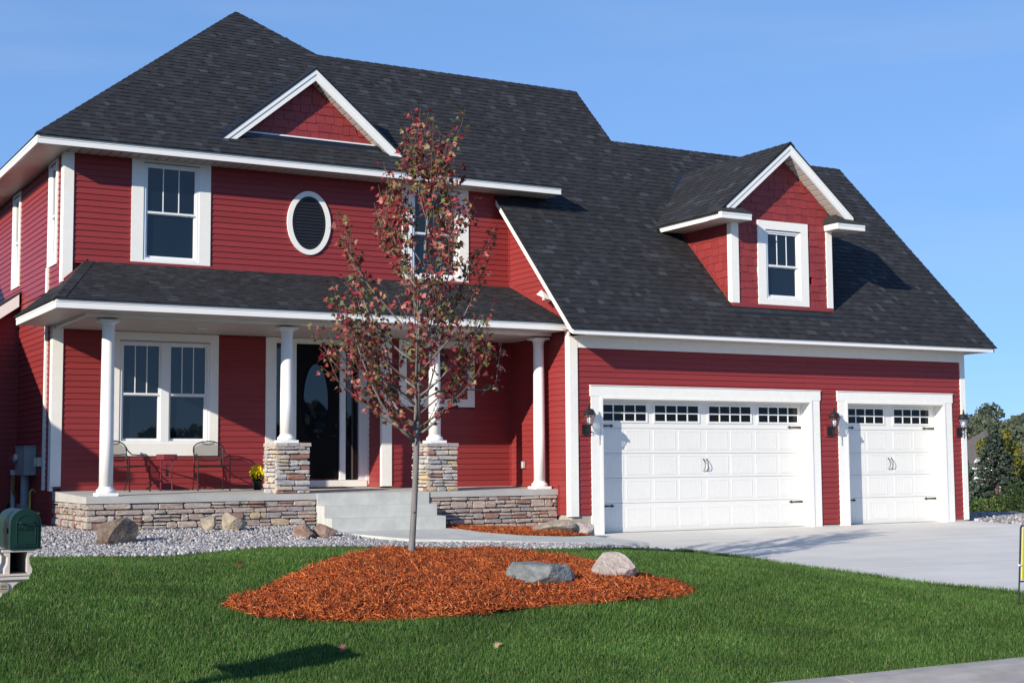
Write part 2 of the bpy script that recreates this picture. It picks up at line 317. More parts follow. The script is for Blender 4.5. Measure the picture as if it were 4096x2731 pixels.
# front walk: a slab of its own from the steps to the driveway
WU = [(-2.98,-.2),(-2.9,-.6),(-2.77,-1.0),(-2.26,-1.45),(-1.3,-1.3),(-.55,-.85)]
WLo = [(-5.02,-.2),(-5.0,-.95),(-4.62,-2.3),(-3.16,-3.0),(-2.0,-3.2),(-1.0,-3.22)]
WZ = [.205,.20,.165,.115,.06,.035]
b = MB()
for i in range(5):
    p = [(*WLo[i], WZ[i]), (*WLo[i+1], WZ[i+1]), (*WU[i+1], WZ[i+1]), (*WU[i], WZ[i])]
    # split each bay with a thin tooled joint
    b.hexa([(q[0], q[1], q[2] - .2) for q in p] + p)
walk = b.build('front_walk', 'step'); tag(walk, 'curved concrete front walk from the porch steps to the driveway', 'walk', kind='structure')
# curb and road
b = MB()
prof = [(-12.93,-.75),(-12.93,-.425),(-13.08,-.435),(-13.32,-.50),(-13.42,-.525),(-13.75,-.53),(-13.75,-.75)]
for k in range(24):
    x0 = -42 + k * 3.0
    P0 = [(x0 + .006, y, z) for y, z in prof]; b.ext(P0, (2.988, 0, 0))
tag(b.build('curb', 'curb'), 'weathered concrete curb and gutter along the street', 'curb', kind='structure')
tag(grid_mesh('road', np.linspace(-120, 120, 60), np.linspace(-23, -13.72, 8), lambda x, y: np.full(x.shape, -.538), 'asphalt'), 'dark asphalt street beyond the curb', 'road', kind='structure')

# ------------------------------------------------------------------ the house
house = empty('house', (0, 0, 0))
tag(house, 'red two storey house with dark shingle roofs, white trim and attached garage', 'house')
XW, YU, YL, XG = -8.74, 2.16, 2.78, -0.41
EXP = 0.1016
def ffront(y): return Fr((0, y, 0), (1, 0, 0), (0, 0, 1), (0, -1, 0))
def fleft(x): return Fr((x, 0, 0), (0, -1, 0), (0, 0, 1), (-1, 0, 0))
def fbox(b, fr, u0, u1, v0, v1, n0, n1):
    return b.hexa([fr.p(u0,v0,n0), fr.p(u1,v0,n0), fr.p(u1,v1,n0), fr.p(u0,v1,n0), fr.p(u0,v0,n1), fr.p(u1,v0,n1), fr.p(u1,v1,n1), fr.p(u0,v1,n1)])
def fb(name, mat, parent, fr, *a): return fbox(MB(), fr, *a).build(name, mat, parent)
def ring(b, fr, u0, u1, v0, v1, wd, n0, n1):
    fbox(b, fr, u0, u1, v0, v0 + wd, n0, n1); fbox(b, fr, u0, u1, v1 - wd, v1, n0, n1)
    fbox(b, fr, u0, u0 + wd, v0 + wd, v1 - wd, n0, n1); fbox(b, fr, u1 - wd, u1, v0 + wd, v1 - wd, n0, n1); return b
def const(c): return lambda v: c
def siding(fr, parent, v0, v1, L, Rr, holes=()):
    k = math.floor((v0 - 3.197) / EXP); v = 3.197 + k * EXP
    L = L if callable(L) else const(L); Rr = Rr if callable(Rr) else const(Rr)
    while v < v1 - .01:
        a, c = max(v, v0), min(v + EXP, v1)
        if c - a < .015: v += EXP; continue
        cuts = sorted([(h[0], h[1]) for h in holes if h[2] < (a + c) / 2 < h[3]]); spans = []; cur = None
        for h in cuts: spans.append((cur, h[0])); cur = h[1]
        spans.append((cur, None))
        for s0, s1 in spans:
            la, lc = (L(a), L(c)) if s0 is None else (s0, s0); ra, rc = (Rr(a), Rr(c)) if s1 is None else (s1, s1)
            if ra - la < .02 and rc - lc < .02: continue
            ra, rc = max(ra, la), max(rc, lc)
            js = [None]
            if min(ra, rc) - max(la, lc) > 4.4:
                x = max(la, lc) + rnd.uniform(.6, 3.4)
                while x < min(ra, rc) - .5: js.append(x); x += 3.66
            js.append(None)
            for j0, j1 in zip(js, js[1:]):
                p0, p3 = (la, lc) if j0 is None else (j0 + .0015, j0 + .0015); p1, p2 = (ra, rc) if j1 is None else (j1 - .0015, j1 - .0015); e = rnd.uniform(-.0012, .0012)
                fpiece('siding_board', parent, 'siding', fr, [(p0, a), (p1, a), (p2, c), (p3, c)], -.08, [.0185 + e, .0185 - e, .005, .005])
        v += EXP
def shingles(fr, parent, v0, v1, L, Rr, holes=(), ex=.143, kind='roof_shingle', mat='shingle', wmin=.09, wmax=.24, stag=0.0, base=-.01, gap=0.0, th=(.016, .009), top=.003):
    L = L if callable(L) else const(L); Rr = Rr if callable(Rr) else const(Rr); v = v0
    while v < v1 - .01:
        a, c = v, min(v + ex, v1); l0 = min(L(a), L(c)); r0 = max(Rr(a), Rr(c)); u = l0 - rnd.uniform(0, wmax); hi = rnd.random() < .5
        while u < r0:
            wd = rnd.uniform(wmin, wmax) if not hi else rnd.uniform(wmin, wmax * .8)
            ua, ub = u + gap / 2, u + wd - gap / 2; aa = a - (rnd.uniform(0, stag) if stag else 0)
            u += wd; hi = not hi
            um, vm = (ua + ub) / 2, (a + c) / 2
            if any(h[0] < um < h[1] and h[2] < vm < h[3] for h in holes): continue
            ba, bc = max(ua, L(a)), min(ub, Rr(a)); ta, tb = max(ua, L(c)), min(ub, Rr(c))
            if bc - ba < .01 and tb - ta < .01: continue
            bc, tb = max(ba + .001, bc), max(ta + .001, tb)
            t = th[0] if hi else th[1]; t *= rnd.uniform(.85, 1.15)
            fpiece(kind, parent, mat, fr, [(ba, aa), (bc, aa), (tb, c), (ta, c)], base, [t, t, top, top])
        v += ex
def caps(parent, P0, P1, d1, d2, wd=.15, ex=.21, up=(0, 0, .014)):
    """folded cap shingles along a hip or ridge; d1, d2 run down the two slopes"""
    P0, P1, d1, d2, up = Vector(P0), Vector(P1), Vector(d1).normalized(), Vector(d2).normalized(), Vector(up)
    ln = (P1 - P0).length; t = (P1 - P0) / ln; n = int(ln / ex)
    for i in range(n):
        a = P0 + t * (i * ln / n); c = P0 + t * ((i + 1) * ln / n + .02); e0 = up * 1.5; e1 = up * .6
        vs = [a + d1 * wd + e0 * .6, a + e0, c + e1, c + d1 * wd + e1 * .5, a + d2 * wd + e0 * .6, c + d2 * wd + e1 * .5,
              a + d1 * wd - up, a - up, a + d2 * wd - up, c + d1 * wd - up, c + d2 * wd - up]
        piece_add('cap_shingle', parent, 'shingle', vs, [(0, 1, 2, 3), (1, 4, 5, 2), (6, 7, 1, 0), (7, 8, 4, 1), (9, 6, 0, 3), (8, 10, 5, 4)])
def soffit(name, x0, x1, y0, y1, z, along='y', pitch=.11, parent=None):
    """boards with open V joints; along = the way the joints run"""
    b = MB(); n = max(1, int(round(((x1 - x0) if along == 'y' else (y1 - y0)) / pitch)))
    for i in range(n):
        if along == 'y':
            a = x0 + (x1 - x0) * i / n; c = x0 + (x1 - x0) * (i + 1) / n - pitch * .10; b.box(a, c, y0, y1, z, z + .012)
        else:
            a = y0 + (y1 - y0) * i / n; c = y0 + (y1 - y0) * (i + 1) / n - pitch * .10; b.box(x0, x1, a, c, z, z + .012)
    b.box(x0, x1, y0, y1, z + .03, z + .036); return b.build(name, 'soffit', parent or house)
def fascia_x(parent, x0, x1, y, z0, z1):   # facing -y, with a stepped lip above a groove
    b = MB(); zg = z0 + (z1 - z0) * .62
    b.box(x0, x1, y, y + .03, z0, zg - .004); b.box(x0, x1, y + .004, y + .03, zg - .004, zg); b.box(x0 - .0, x1, y - .008, y + .03, zg, z1); return b.build('fascia', 'fascia', parent)
def fascia_y(parent, x, y0, y1, z0, z1, s=-1):   # facing -x (s=-1) or +x
    b = MB(); zg = z0 + (z1 - z0) * .62
    b.box(x, x - s * .03, y0, y1, z0, zg - .004); b.box(x - s * .004, x - s * .03, y0, y1, zg - .004, zg); b.box(x + s * .008, x - s * .03, y0, y1, zg, z1); return b.build('fascia', 'fascia', parent)
# --- solid cores behind the siding
b = MB()
b.box(-8.66, 2.8, 2.87, 11.0, .2, 6.42).box(-8.66, -.33, 2.24, 2.87, 3.72, 6.42).box(-2.98, -.33, 2.24, 2.87, .7, 3.72)
b.build('wall_core', 'red', house)
b = MB(); b.box(-.33, 9.21, .32, 8.0, .0, 3.52).box(-.33, .2, .08, .32, .1, 3.52).box(5.1, 5.98, .08, .32, .05, 3.52).box(8.68, 9.21, .08, .32, .05, 3.52).box(.2, 5.1, .08, .32, 2.44, 3.52).box(5.98, 8.68, .08, .32, 2.44, 3.52)
b.ext([(-.33, .08, 3.53), (-.33, .08, 4.16), (-.33, 3.93, 8.0), (-.33, 7.9, 4.1), (-.33, 7.9, 3.53)], (9.54, 0, 0))
b.ext([(-.32, 2.3, 6.43), (-.32, 5.36, 9.42), (-.32, 8.5, 6.43)], (3.1, 0, 0))
b.build('garage_wall_core', 'red', house)
for a in ((-.40, .19, .01, .3, -.2, .345), (-.395, -.34, .3, 2.4, -.2, .344), (5.12, 5.96, -.01, .3, -.2, .028), (8.7, 9.285, -.01, .3, -.2, .05)): bx('foundation', 'foundation', house, *a)
# --- garage front wall
wf = empty('garage_front_wall'); wf.parent = house; F0 = ffront(0)
D1 = (0.0, 5.298); D2 = (5.777, 8.885)
siding(F0, wf, .045, 3.32, XG + .02, 9.28, [(-1, D1[0] + .01, -1, .335), (D1[0] + .01, D1[1] - .01, -1, 2.63), (D2[0] + .01, D2[1] - .01, -1, 2.63)])
fb('corner_board', 'white', wf, F0, XG - .036, -.28, .325, 3.496, -.0, .034); fb('corner_board', 'white', wf, F0, 9.155, 9.29, .04, 3.496, -.1, .034)
fb('frieze_board', 'white', wf, F0, -.279, 9.154, 3.306, 3.495, -.08, .030)
# --- garage left wall (also the side of the porch and the gable under the rake)
wg = empty('garage_side_wall'); wg.parent = house; FL = fleft(XG)
siding(FL, wg, .36, 3.56, -YU, 0.0 - .0, [])
siding(FL, wg, 3.56, 6.38, -YU, lambda v: min(-.0, -(v - 4.10)), [])
fb('corner_board', 'white', wg, FL, -.115, -.001, .325, 3.60, -.05, .036)
fb('corner_board', 'red', wg, FL, -YU, -YU + .035, .84, 6.3, .0, .03)
fb('base_trim', 'red', wg, FL, -YU, -.42, .845, .885, 0, .03)
fb('end_trim', 'red', wg, FL, -.435, -.395, .34, .84, 0, .03)
# --- main upper front wall
wu = empty('upper_front_wall'); wu.parent = house; FU = ffront(YU)
W1 = (-7.662, -6.307, 4.655, 6.405); W2 = (-2.69, -1.315, 4.655, 6.415); OV = (-4.512, 5.536)
siding(FU, wu, 4.58, 6.395, XW + .02, XG, [(W1[0] + .01, W1[1] - .01, W1[2], 7), (W2[0] + .01, W2[1] - .01, W2[2], 7)])
fb('corner_board', 'white', wu, FU, XW - .034, -8.611, 4.26, 6.39, 0, .034); fb('corner_board', 'red', wu, FU, XG - .035, XG, 4.6, 6.2, 0, .03)
b = MB(); fbox(b, FU, -8.39, XG, 4.60, 4.655, .0, .036); fbox(b, FU, -8.39, XG, 4.585, 4.602, .0, .06); b.build('roof_flashing', 'red', wu)
MB().ext([FU.p(-8.36, 4.655, .036), FU.p(-8.36, 4.60, .036), FU.p(-8.75, 4.25, .036), FU.p(-8.75, 4.31, .036)], (0, .03, 0)).build('roof_flashing', 'red', wu)
# --- lower front walls
wl_ = empty('porch_back_wall'); wl_.parent = house; FW_ = ffront(YL); LWn = (-7.82, -5.938, 1.435, 3.536); ENT = (-5.07, -3.0)
siding(FW_, wl_, .90, 3.54, XW + .02, -3.06, [(LWn[0] + .01, LWn[1] - .01, LWn[2], 4), (ENT[0] + .01, ENT[1], .7, 4)])
fb('corner_board', 'white', wl_, FW_, XW - .034, -8.60, .935, 3.55, 0, .034); fb('base_trim', 'red', wl_, FW_, -8.60, -5.08, .85, .905, -.05, .02)
wb = empty('porch_bay_wall'); wb.parent = house
PAN = (-2.75, -1.20, 2.312, 3.535)
siding(FU, wb, .885, 3.54, -3.06, XG, [(PAN[0] + .01, PAN[1] - .01, PAN[2], 4)])
fb('corner_board', 'white', wb, FU, -3.096, -2.90, .875, 3.55, 0, .034); fb('base_trim', 'red', wb, FU, -2.9, XG, .835, .885, -.05, .024)
fb('corner_board', 'red', wb, FU, XG - .035, XG, .85, 3.5, 0, .03)
FB = fleft(-3.062); siding(FB, wb, .9, 3.54, -YL, -YU - .0, []); fb('corner_board', 'white', wb, FB, -YU - .05, -YU - .001, .874, 3.55, -.02, .034); fb('base_trim', 'red', wb, FB, -YL, -YU - .051, .85, .905, 0, .03)
pan = fb('lamp_panel', 'red', wb, FU, PAN[0] + .14, PAN[1] - .14, PAN[2] + .14, PAN[3] - .13, -.08, .012)
for a in ((PAN[0], PAN[1], PAN[2], PAN[2] + .148), (PAN[0], PAN[1], PAN[3] - .14, PAN[3]), (PAN[0], PAN[0] + .147, PAN[2] + .148, PAN[3] - .14), (PAN[1] - .147, PAN[1], PAN[2] + .148, PAN[3] - .14)):
    fb('trim_board', 'white', wb, FU, *a, -.05, .034)
# --- left side wall of the main block, with the low wing beyond
ws = empty('side_wall'); ws.parent = house; FS = fleft(XW)
SA = (-3.33, -2.622, 4.61, 6.385); SB = (-6.525, -5.785, 4.585, 6.36)
siding(FS, ws, 4.2, 6.38, -9.0, -YU - .02, [(SA[0] + .01, SA[1] - .01, SA[2], 7), (SB[0] + .01, SB[1] - .01, SB[2], 7)])
siding(FS, ws, .3, 4.2, -5.85, -YL - .02, [])
fb('corner_board', 'white', ws, FS, -2.34, -YU - .001, 4.26, 6.39, -.02, .034); fb('corner_board', 'white', ws, FS, -2.93, -YL - .001, .86, 3.6, -.02, .034)
fb('trim_strip', 'white', ws, FS, -3.36, -3.235, .87, 4.61, 0, .045)
fb('corner_board', 'red', ws, FS, -5.85, -5.80, .3, 4.1, 0, .03)
ww = empty('wing_front_wall'); ww.parent = house; FWg = ffront(5.85)
siding(FWg, ww, .3, 4.2, -11.5, XW, []); b = MB(); b.box(-11.5, -8.67, 5.93, 9.0, 0, 4.0); b.build('wing_core', 'red', ww)
# wing roof falling to the left, with its rake board
b = MB(); s_ = -.72
b.hexa([(-11.7, 5.56, 4.42 + s_ * 2.92), (-8.76, 5.56, 4.42), (-8.76, 9.2, 4.42), (-11.7, 9.2, 4.42 + s_ * 2.92), (-11.7, 5.56, 4.47 + s_ * 2.92), (-8.76, 5.56, 4.47), (-8.76, 9.2, 4.47), (-11.7, 9.2, 4.47 + s_ * 2.92)]); wr = b.build('wing_roof', 'deck', house)
MB().hexa([(-11.7, 5.545, 4.18 + s_ * 2.92), (-8.80, 5.545, 4.18), (-8.80, 5.575, 4.18), (-11.7, 5.575, 4.18 + s_ * 2.92), (-11.7, 5.545, 4.40 + s_ * 2.92), (-8.80, 5.545, 4.40), (-8.80, 5.575, 4.40), (-11.7, 5.575, 4.40 + s_ * 2.92)]).build('rake_fascia', 'fascia', wr)
MB().hexa([(-11.7, 5.58, 4.2 + s_ * 2.92), (-8.76, 5.58, 4.2), (-8.76, 5.85, 4.2), (-11.7, 5.85, 4.2 + s_ * 2.92), (-11.7, 5.58, 4.21 + s_ * 2.92), (-8.76, 5.58, 4.21), (-8.76, 5.85, 4.21), (-11.7, 5.85, 4.21 + s_ * 2.92)]).build('rake_soffit', 'soffit', wr)
# --- windows
def window(fr, u0, u1, v0, v1, tw, tt, tb, units, meet, parent=house, label=None, lip=True, grille=2):
    """outer trim rectangle, trim widths, sash units [(ua,ub)], height of the meeting rail"""
    iu0, iu1, iv0, iv1 = u0 + tw, u1 - tw, v0 + tb, v1 - tt
    wn_ = ring(MB(), fr, iu0, iu1, iv0, iv1, .04, -.085, .022).build('window', 'vinyl', parent)
    if label: wn_['label'] = label
    for a in ((u0, u1, v1 - tt, v1), (u0, u1, v0, v0 + tb), (u0, u0 + tw, v0 + tb, v1 - tt), (u1 - tw, u1, v0 + tb, v1 - tt)):
        fb('trim_board', 'white', wn_, fr, *a, -.06, .034)
    if lip: fb('drip_cap', 'flash', wn_, fr, iu0 - .005, iu1 + .005, iv1, iv1 + .008, .0, .042)
    for (a, c) in units:
        s = ring(MB(), fr, a, c, meet - .012, iv1 - .04, .034, -.05, .004); s.build('upper_sash', 'vinyl', wn_)
        s = ring(MB(), fr, a, c, iv0 + .04, meet + .012, .04, -.07, -.022); s.build('lower_sash', 'vinyl', wn_)
        fb('pane', 'glass', wn_, fr, a + .034, c - .034, meet + .02, iv1 - .072, -.03, -.026); fb('pane', 'glass', wn_, fr, a + .04, c - .04, iv0 + .08, meet - .028, -.055, -.05)
        for k in range(grille):
            um = a + .034 + (c - a - .068) * (k + 1) / (grille + 1); fb('muntin', 'vinyl', wn_, fr, um - .008, um + .008, meet + .02, iv1 - .074, -.0255, -.017)
    for (a, c), (a2, c2) in zip(units, units[1:]): fb('mullion', 'vinyl', wn_, fr, c, a2, iv0 + .04, iv1 - .04, -.08, .024)
    return wn_
window(FU, *W1, .20, .065, .04, [(-7.422, -6.547)], 5.505, wu)
window(FU, *W2, .20, .065, .04, [(-2.45, -1.555)], 5.515, wu)
window(FW_, *LWn, .16, .155, .215, [(-7.62, -6.95), (-6.81, -6.138)], 2.48, wl_)
window(ffront(.03), 3.87, 5.13, 4.265, 5.925, .20, .18, .14, [(4.11, 4.89)], 5.05, house)
window(FS, *SA, .12, .06, .12, [(-3.17, -2.782)], 5.45, ws); window(FS, *SB, .12, .06, .12, [(-6.365, -5.945)], 5.43, ws)
# --- oval louvred vent
def oval(fr, cu, cv, ru, rv, ru2, rv2, n0, n1, k=48):
    b = MB(); A = [2 * math.pi * i / k for i in range(k)]
    for rr, ss, n in ((ru, rv, n0), (ru, rv, n1), (ru2, rv2, n1), (ru2, rv2, n0)): b.v += [tuple(fr.p(cu + rr * math.cos(a), cv + ss * math.sin(a), n)) for a in A]
    for q in range(3): b.f += [(q * k + i, q * k + (i + 1) % k, (q + 1) * k + (i + 1) % k, (q + 1) * k + i) for i in range(k)]
    return b
ov = oval(FU, *OV, .41, .57, .318, .478, -.0, .045).build('oval_vent', 'white', wu); ov['label'] = 'white oval ring round a black louvred vent'
oval(FU, *OV, .318, .478, .272, .432, .0, .036).build('vent_frame', 'louver', ov)
b = MB(); A = [2 * math.pi * i / 48 for i in range(48)]; b.add([FU.p(OV[0] + .3 * math.cos(a), OV[1] + .46 * math.sin(a), .021) for a in A], [tuple(range(48))]); b.build('vent_backing', 'louver', ov)
for k in range(15):
    v = -.405 + k * .0578; h = .272 * math.sqrt(max(0.02, 1 - (v / .432) ** 2)) * .98
    MB().hexa([FU.p(OV[0] - h, OV[1] + v - .018, .03), FU.p(OV[0] + h, OV[1] + v - .018, .03), FU.p(OV[0] + h, OV[1] + v + .02, .0225), FU.p(OV[0] - h, OV[1] + v + .02, .0225), FU.p(OV[0] - h, OV[1] + v - .018, .036), FU.p(OV[0] + h, OV[1] + v - .018, .036), FU.p(OV[0] + h, OV[1] + v + .024, .0235), FU.p(OV[0] - h, OV[1] + v + .024, .0235)]).build('louver', 'louver', ov)
# --- entry
en = MB()
for a in ((-5.07, -4.885, .955, 3.536), (-3.125, -3.0, .875, 3.536), (-4.885, -3.125, 3.445, 3.536)): fbox(en, FW_, *a, -.06, .034)
ent = en.build('entry_frame', 'white', wl_)
for a in ((-4.885, -4.868, .99, 3.445), (-4.56, -4.49, .99, 3.445), (-3.642, -3.535, .99, 3.445), (-3.262, -3.125, .99, 3.445)): fb('mullion', 'vinyl', ent, FW_, *a, -.07, .02)
fb('threshold', 'white', ent, FW_, -5.07, -3.125, .868, .985, -.06, .05)
fb('pane', 'glass', ent, FW_, -4.868, -4.56, 1.0, 3.44, -.05, -.045); fb('pane', 'glass', ent, FW_, -3.535, -3.262, 1.0, 3.44, -.05, -.045)
dr = fb('entry_door', 'blackdoor', wl_, FW_, -4.49, -3.642, 1.015, 3.442, -.07, -.03)
oval(FW_, -4.10, 2.395, .262, .715, .238, .69, -.03, -.012).build('glass_moulding', 'blackdoor', dr)
b = MB(); b.add([FW_.p(-4.10 + .24 * math.cos(a), 2.395 + .692 * math.sin(a), -.024) for a in A], [tuple(range(48))]); b.build('oval_pane', 'glass', dr)
hb = MB(); hb.tube([FW_.p(-3.72, 1.98, -.03), FW_.p(-3.72, 1.98, .03)], .022, 10); hb.tube([FW_.p(-3.72, 1.80, -.03), FW_.p(-3.72, 1.80, .03), FW_.p(-3.76, 1.79, .035), FW_.p(-3.83, 1.79, .03)], .013, 8); hb.build('door_handle', 'black', dr)
fb('doorbell', 'pvc', ent, FW_, -3.075, -3.05, 2.02, 2.1, .034, .05)
b = MB(); b.box(-4.85, -3.6, 2.2, 2.72, .862, .872); b.build('door_mat', M['mulchbed'], house)
# --- garage doors
def garage_door(u0, u1, lo, mid, wins, pans, hx, handles, outer, label):
    fr = ffront(.22); root = MB()
    rows = [(.012, .53), (.536, .985), (.991, 1.43), (1.436, 1.885), (1.891, 2.405)]
    for a, c in rows: fbox(root, fr, u0, u1, a, c, -.045, 0)
    fbox(root, fr, u0, u1, .012, 2.405, -.05, -.046)
    gd = root.build('garage_door', 'doorwhite', house); gd['label'] = label
    for (a, c) in pans:
        for (p, q) in ((.088, .438), (.590, .938), (1.042, 1.394), (1.497, 1.847)):
            b = MB()
            for rr in ((a, c, p, p + .014), (a, c, q - .014, q), (a, a + .014, p + .014, q - .014), (c - .014, c, p + .014, q - .014)): fbox(b, fr, *rr, -.002, .004)
            n = 6; wd = (c - a - .034) / n
            for k in range(n): fbox(b, fr, a + .017 + k * wd + .002, a + .017 + (k + 1) * wd - .002, p + .017, q - .017, -.002, .0025)
            b.build('door_panel', 'doorwhite', gd)
    for (a, c) in wins:
        b = ring(MB(), fr, a - .035, c + .035, 1.99, 2.345, .035, 0, .014)
        for k in range(1, 4): um = a + (c - a) * k / 4; fbox(b, fr, um - .012, um + .012, 2.025, 2.31, 0, .012)
        b.build('window_frame', 'doorwhite', gd)
        b = MB()
        for k in range(4):
            x0 = a + (c - a) * k / 4 + (.012 if k else 0); x1 = a + (c - a) * (k + 1) / 4 - (.012 if k < 3 else 0); fbox(b, fr, x0, x1, 2.156, 2.18, 0.0005, .0115)
            for (p, q) in ((2.025, 2.156), (2.18, 2.31)): fb('pane', 'doorglass', gd, fr, x0, x1, p, q, 0.0005, .002)
        b.build('muntin', 'doorwhite', gd)
    for sx, x in ((1, hx[0]), (-1, hx[1])):
        for z in (1.93, .487):
            ln = .33; P = [(0, -.022), (0, .022), (ln - .06, .010), (ln - .055, .024), (ln - .035, .026), (ln - .02, .012), (ln + .015, 0), (ln - .02, -.012), (ln - .035, -.026), (ln - .055, -.024), (ln - .06, -.010)]
            MB().ext([fr.p(x + sx * u, z + v, .008) for u, v in P], (0, -.008, 0)).build('strap_hinge', 'black', gd)
    for x in handles:
        b = MB(); b.tube([fr.p(x, 1.335, .008), fr.p(x, 1.31, .012), fr.p(x, 1.295, .03), fr.p(x, 1.26, .055), fr.p(x, 1.2, .065), fr.p(x, 1.14, .05), fr.p(x, 1.11, .02), fr.p(x, 1.085, .01)], [.002, .012, .007, .006, .006, .006, .008, .002], 8); b.build('pull_handle', 'black', gd)
    # casing boards round the opening
    o0, o1 = outer
    fb('casing_board', 'white', gd, F0, o0, o0 + .195, .0, 2.45, -.06, .034); fb('casing_board', 'white', gd, F0, o1 - .195, o1, .0, 2.45, -.06, .034)
    fb('casing_board', 'white', gd, F0, o0 - .022, o1 + .022, 2.45, 2.636, -.06, .040)
    fb('drip_cap', 'white', gd, F0, o0 - .03, o1 + .03, 2.636, 2.648, -.02, .055)
    fb('jamb', 'white', gd, F0, o0 + .195, u0, -.004, 2.406, -.23, .046); fb('jamb', 'white', gd, F0, u1, o1 - .195, -.004, 2.406, -.23, .046); fb('jamb', 'white', gd, F0, o0 + .195, o1 - .195, 2.406, 2.45, -.23, .046)
    b = MB(); fbox(b, fr, u0, u0 + .03, .012, 2.405, 0.0, .02); fbox(b, fr, u1 - .03, u1, .012, 2.405, 0.0, .02); fbox(b, fr, u0 + .03, u1 - .03, 2.37, 2.405, 0, .02); b.build('door_stop', 'doorwhite', gd)
    return gd
garage_door(.24, 5.058, 0, 0, [(.385, 1.345), (1.543, 2.53), (2.786, 3.777), (3.973, 4.94)], [(.31, .83), (.896, 1.414), (1.51, 2.005), (2.08, 2.58), (2.72, 3.22), (3.293, 3.79), (3.89, 4.395), (4.47, 4.985)], (.285, 5.02), (2.637, 2.71), D1, 'wide white double garage door with black strap hinges')
garage_door(6.017, 8.645, 0, 0, [(6.21, 7.195), (7.49, 8.461)], [(6.11, 6.672), (6.745, 7.251), (7.46, 7.95), (8.023, 8.55)], (6.06, 8.61), (7.304, 7.385), D2, 'narrow white single garage door at the right end')
b = MB(); b.box(.24, 5.06, .16, .3, -.02, .013).box(6.0, 8.66, .16, .3, -.02, .013); b.build('door_seal', 'black', house)
# --- porch slab, stone base and steps
b = MB(); zf, zb = .80, .862
b.hexa([(-8.72,.42,.70),(-.43,.42,.70),(-.43,2.9,.70),(-8.72,2.9,.70),(-8.72,.42,zf),(-.43,.42,zf),(-.43,2.9,zb),(-8.72,2.9,zb)]); slab = b.build('porch_slab', 'concrete', house)
bx('stone_backing', 'mortar', house, -8.66, -5.03, .48, 2.9, .1, .70); bx('stone_backing', 'mortar', house, -2.99, -.44, .48, 2.3, .05, .70)
def stone_field(fr, parent, u0, u1, v0, v1, mat, depth=.055, hs=(.065, .135), ls=(.12, .42), topcap=0):
    v = v1; 
    while v > v0 + .02:
        h = rnd.uniform(*hs); a = max(v - h, v0) if v - h > v0 + .035 else v0; u = u0; 
        while u < u1 - .005:
            L_ = rnd.uniform(*ls) * (.75 if h > .1 else 1.1); c = min(u + L_, u1); c = u1 if u1 - c < .07 else c
            sub = [(a, v)] if (v - a < .09 or rnd.random() < .55) else [(a, a + (v - a) * .48), (a + (v - a) * .48, v)]
            for p, q in sub:
                g = .005; x0, x1, y0, y1 = u + g, c - g, p + g, q - g; d = depth * rnd.uniform(.55, 1.25); j = lambda s=.007: rnd.uniform(-s, s)
                cu, cv = min(.05, (x1 - x0) * .3), min(.04, (y1 - y0) * .38); y0 += rnd.uniform(-.004, .008); y1 -= rnd.uniform(-.004, .008)
                P = [(x0 + cu * rnd.random(), y0 + j(.003)), (x1 - cu * rnd.random(), y0 + j(.003)), (x1 + j(.003), y0 + cv * rnd.random()), (x1 + j(.003), y1 - cv * rnd.random()), (x1 - cu * rnd.random(), y1 + j(.003)), (x0 + cu * rnd.random(), y1 + j(.003)), (x0 + j(.003), y1 - cv * rnd.random()), (x0 + j(.003), y0 + cv * rnd.random())]
                mu, mv = (x0 + x1) / 2, (y0 + y1) / 2; n = 8
                Q = [(mu + (a_ - mu) * rnd.uniform(.93, .985), mv + (b_ - mv) * rnd.uniform(.78, .93)) for a_, b_ in P]
                vs = [fr.p(a_, b_, -.03) for a_, b_ in P] + [fr.p(a_, b_, d * .62 + j(.004)) for a_, b_ in P] + [fr.p(a_, b_, d + j(.007)) for a_, b_ in Q] + [fr.p(mu + j(.03), mv + j(.01), d * 1.08)]
                fs = [(16 + i, 16 + (i + 1) % n, 24) for i in range(n)]
                fs = [tuple(range(16, 24))] if rnd.random() < .0 else fs
                fs += [(i, (i + 1) % n, 8 + (i + 1) % n, 8 + i) for i in range(n)] + [(8 + i, 8 + (i + 1) % n, 16 + (i + 1) % n, 16 + i) for i in range(n)]
                piece_add('ledge_stone', parent, mat, vs, fs)
            u = c
        v = a
stone_field(ffront(.48), slab, -8.71, -5.03, .18, .697, 'stone'); stone_field(ffront(.48), slab, -2.99, -.45, .06, .677 + .02, 'stone')
stone_field(fleft(-8.66), slab, -2.92, -.425, .18, .697, 'stone', ls=(.09, .24))
st = MB()
for i, (y0, zt) in enumerate(((.405, .785), (.10, .60), (-.22, .41))): st.box(-5.02, -3.0, y0, 2.0 if i == 0 else .48, -.05 if i == 2 else -.02, zt if i else .798)
st = MB(); st.box(-5.02, -3.0, .402, .9, .1, .797).box(-5.018, -3.002, .10, .4, .1, .60).box(-5.02, -3.0, -.22, .098, .0, .41); st.build('porch_steps', 'step', house)
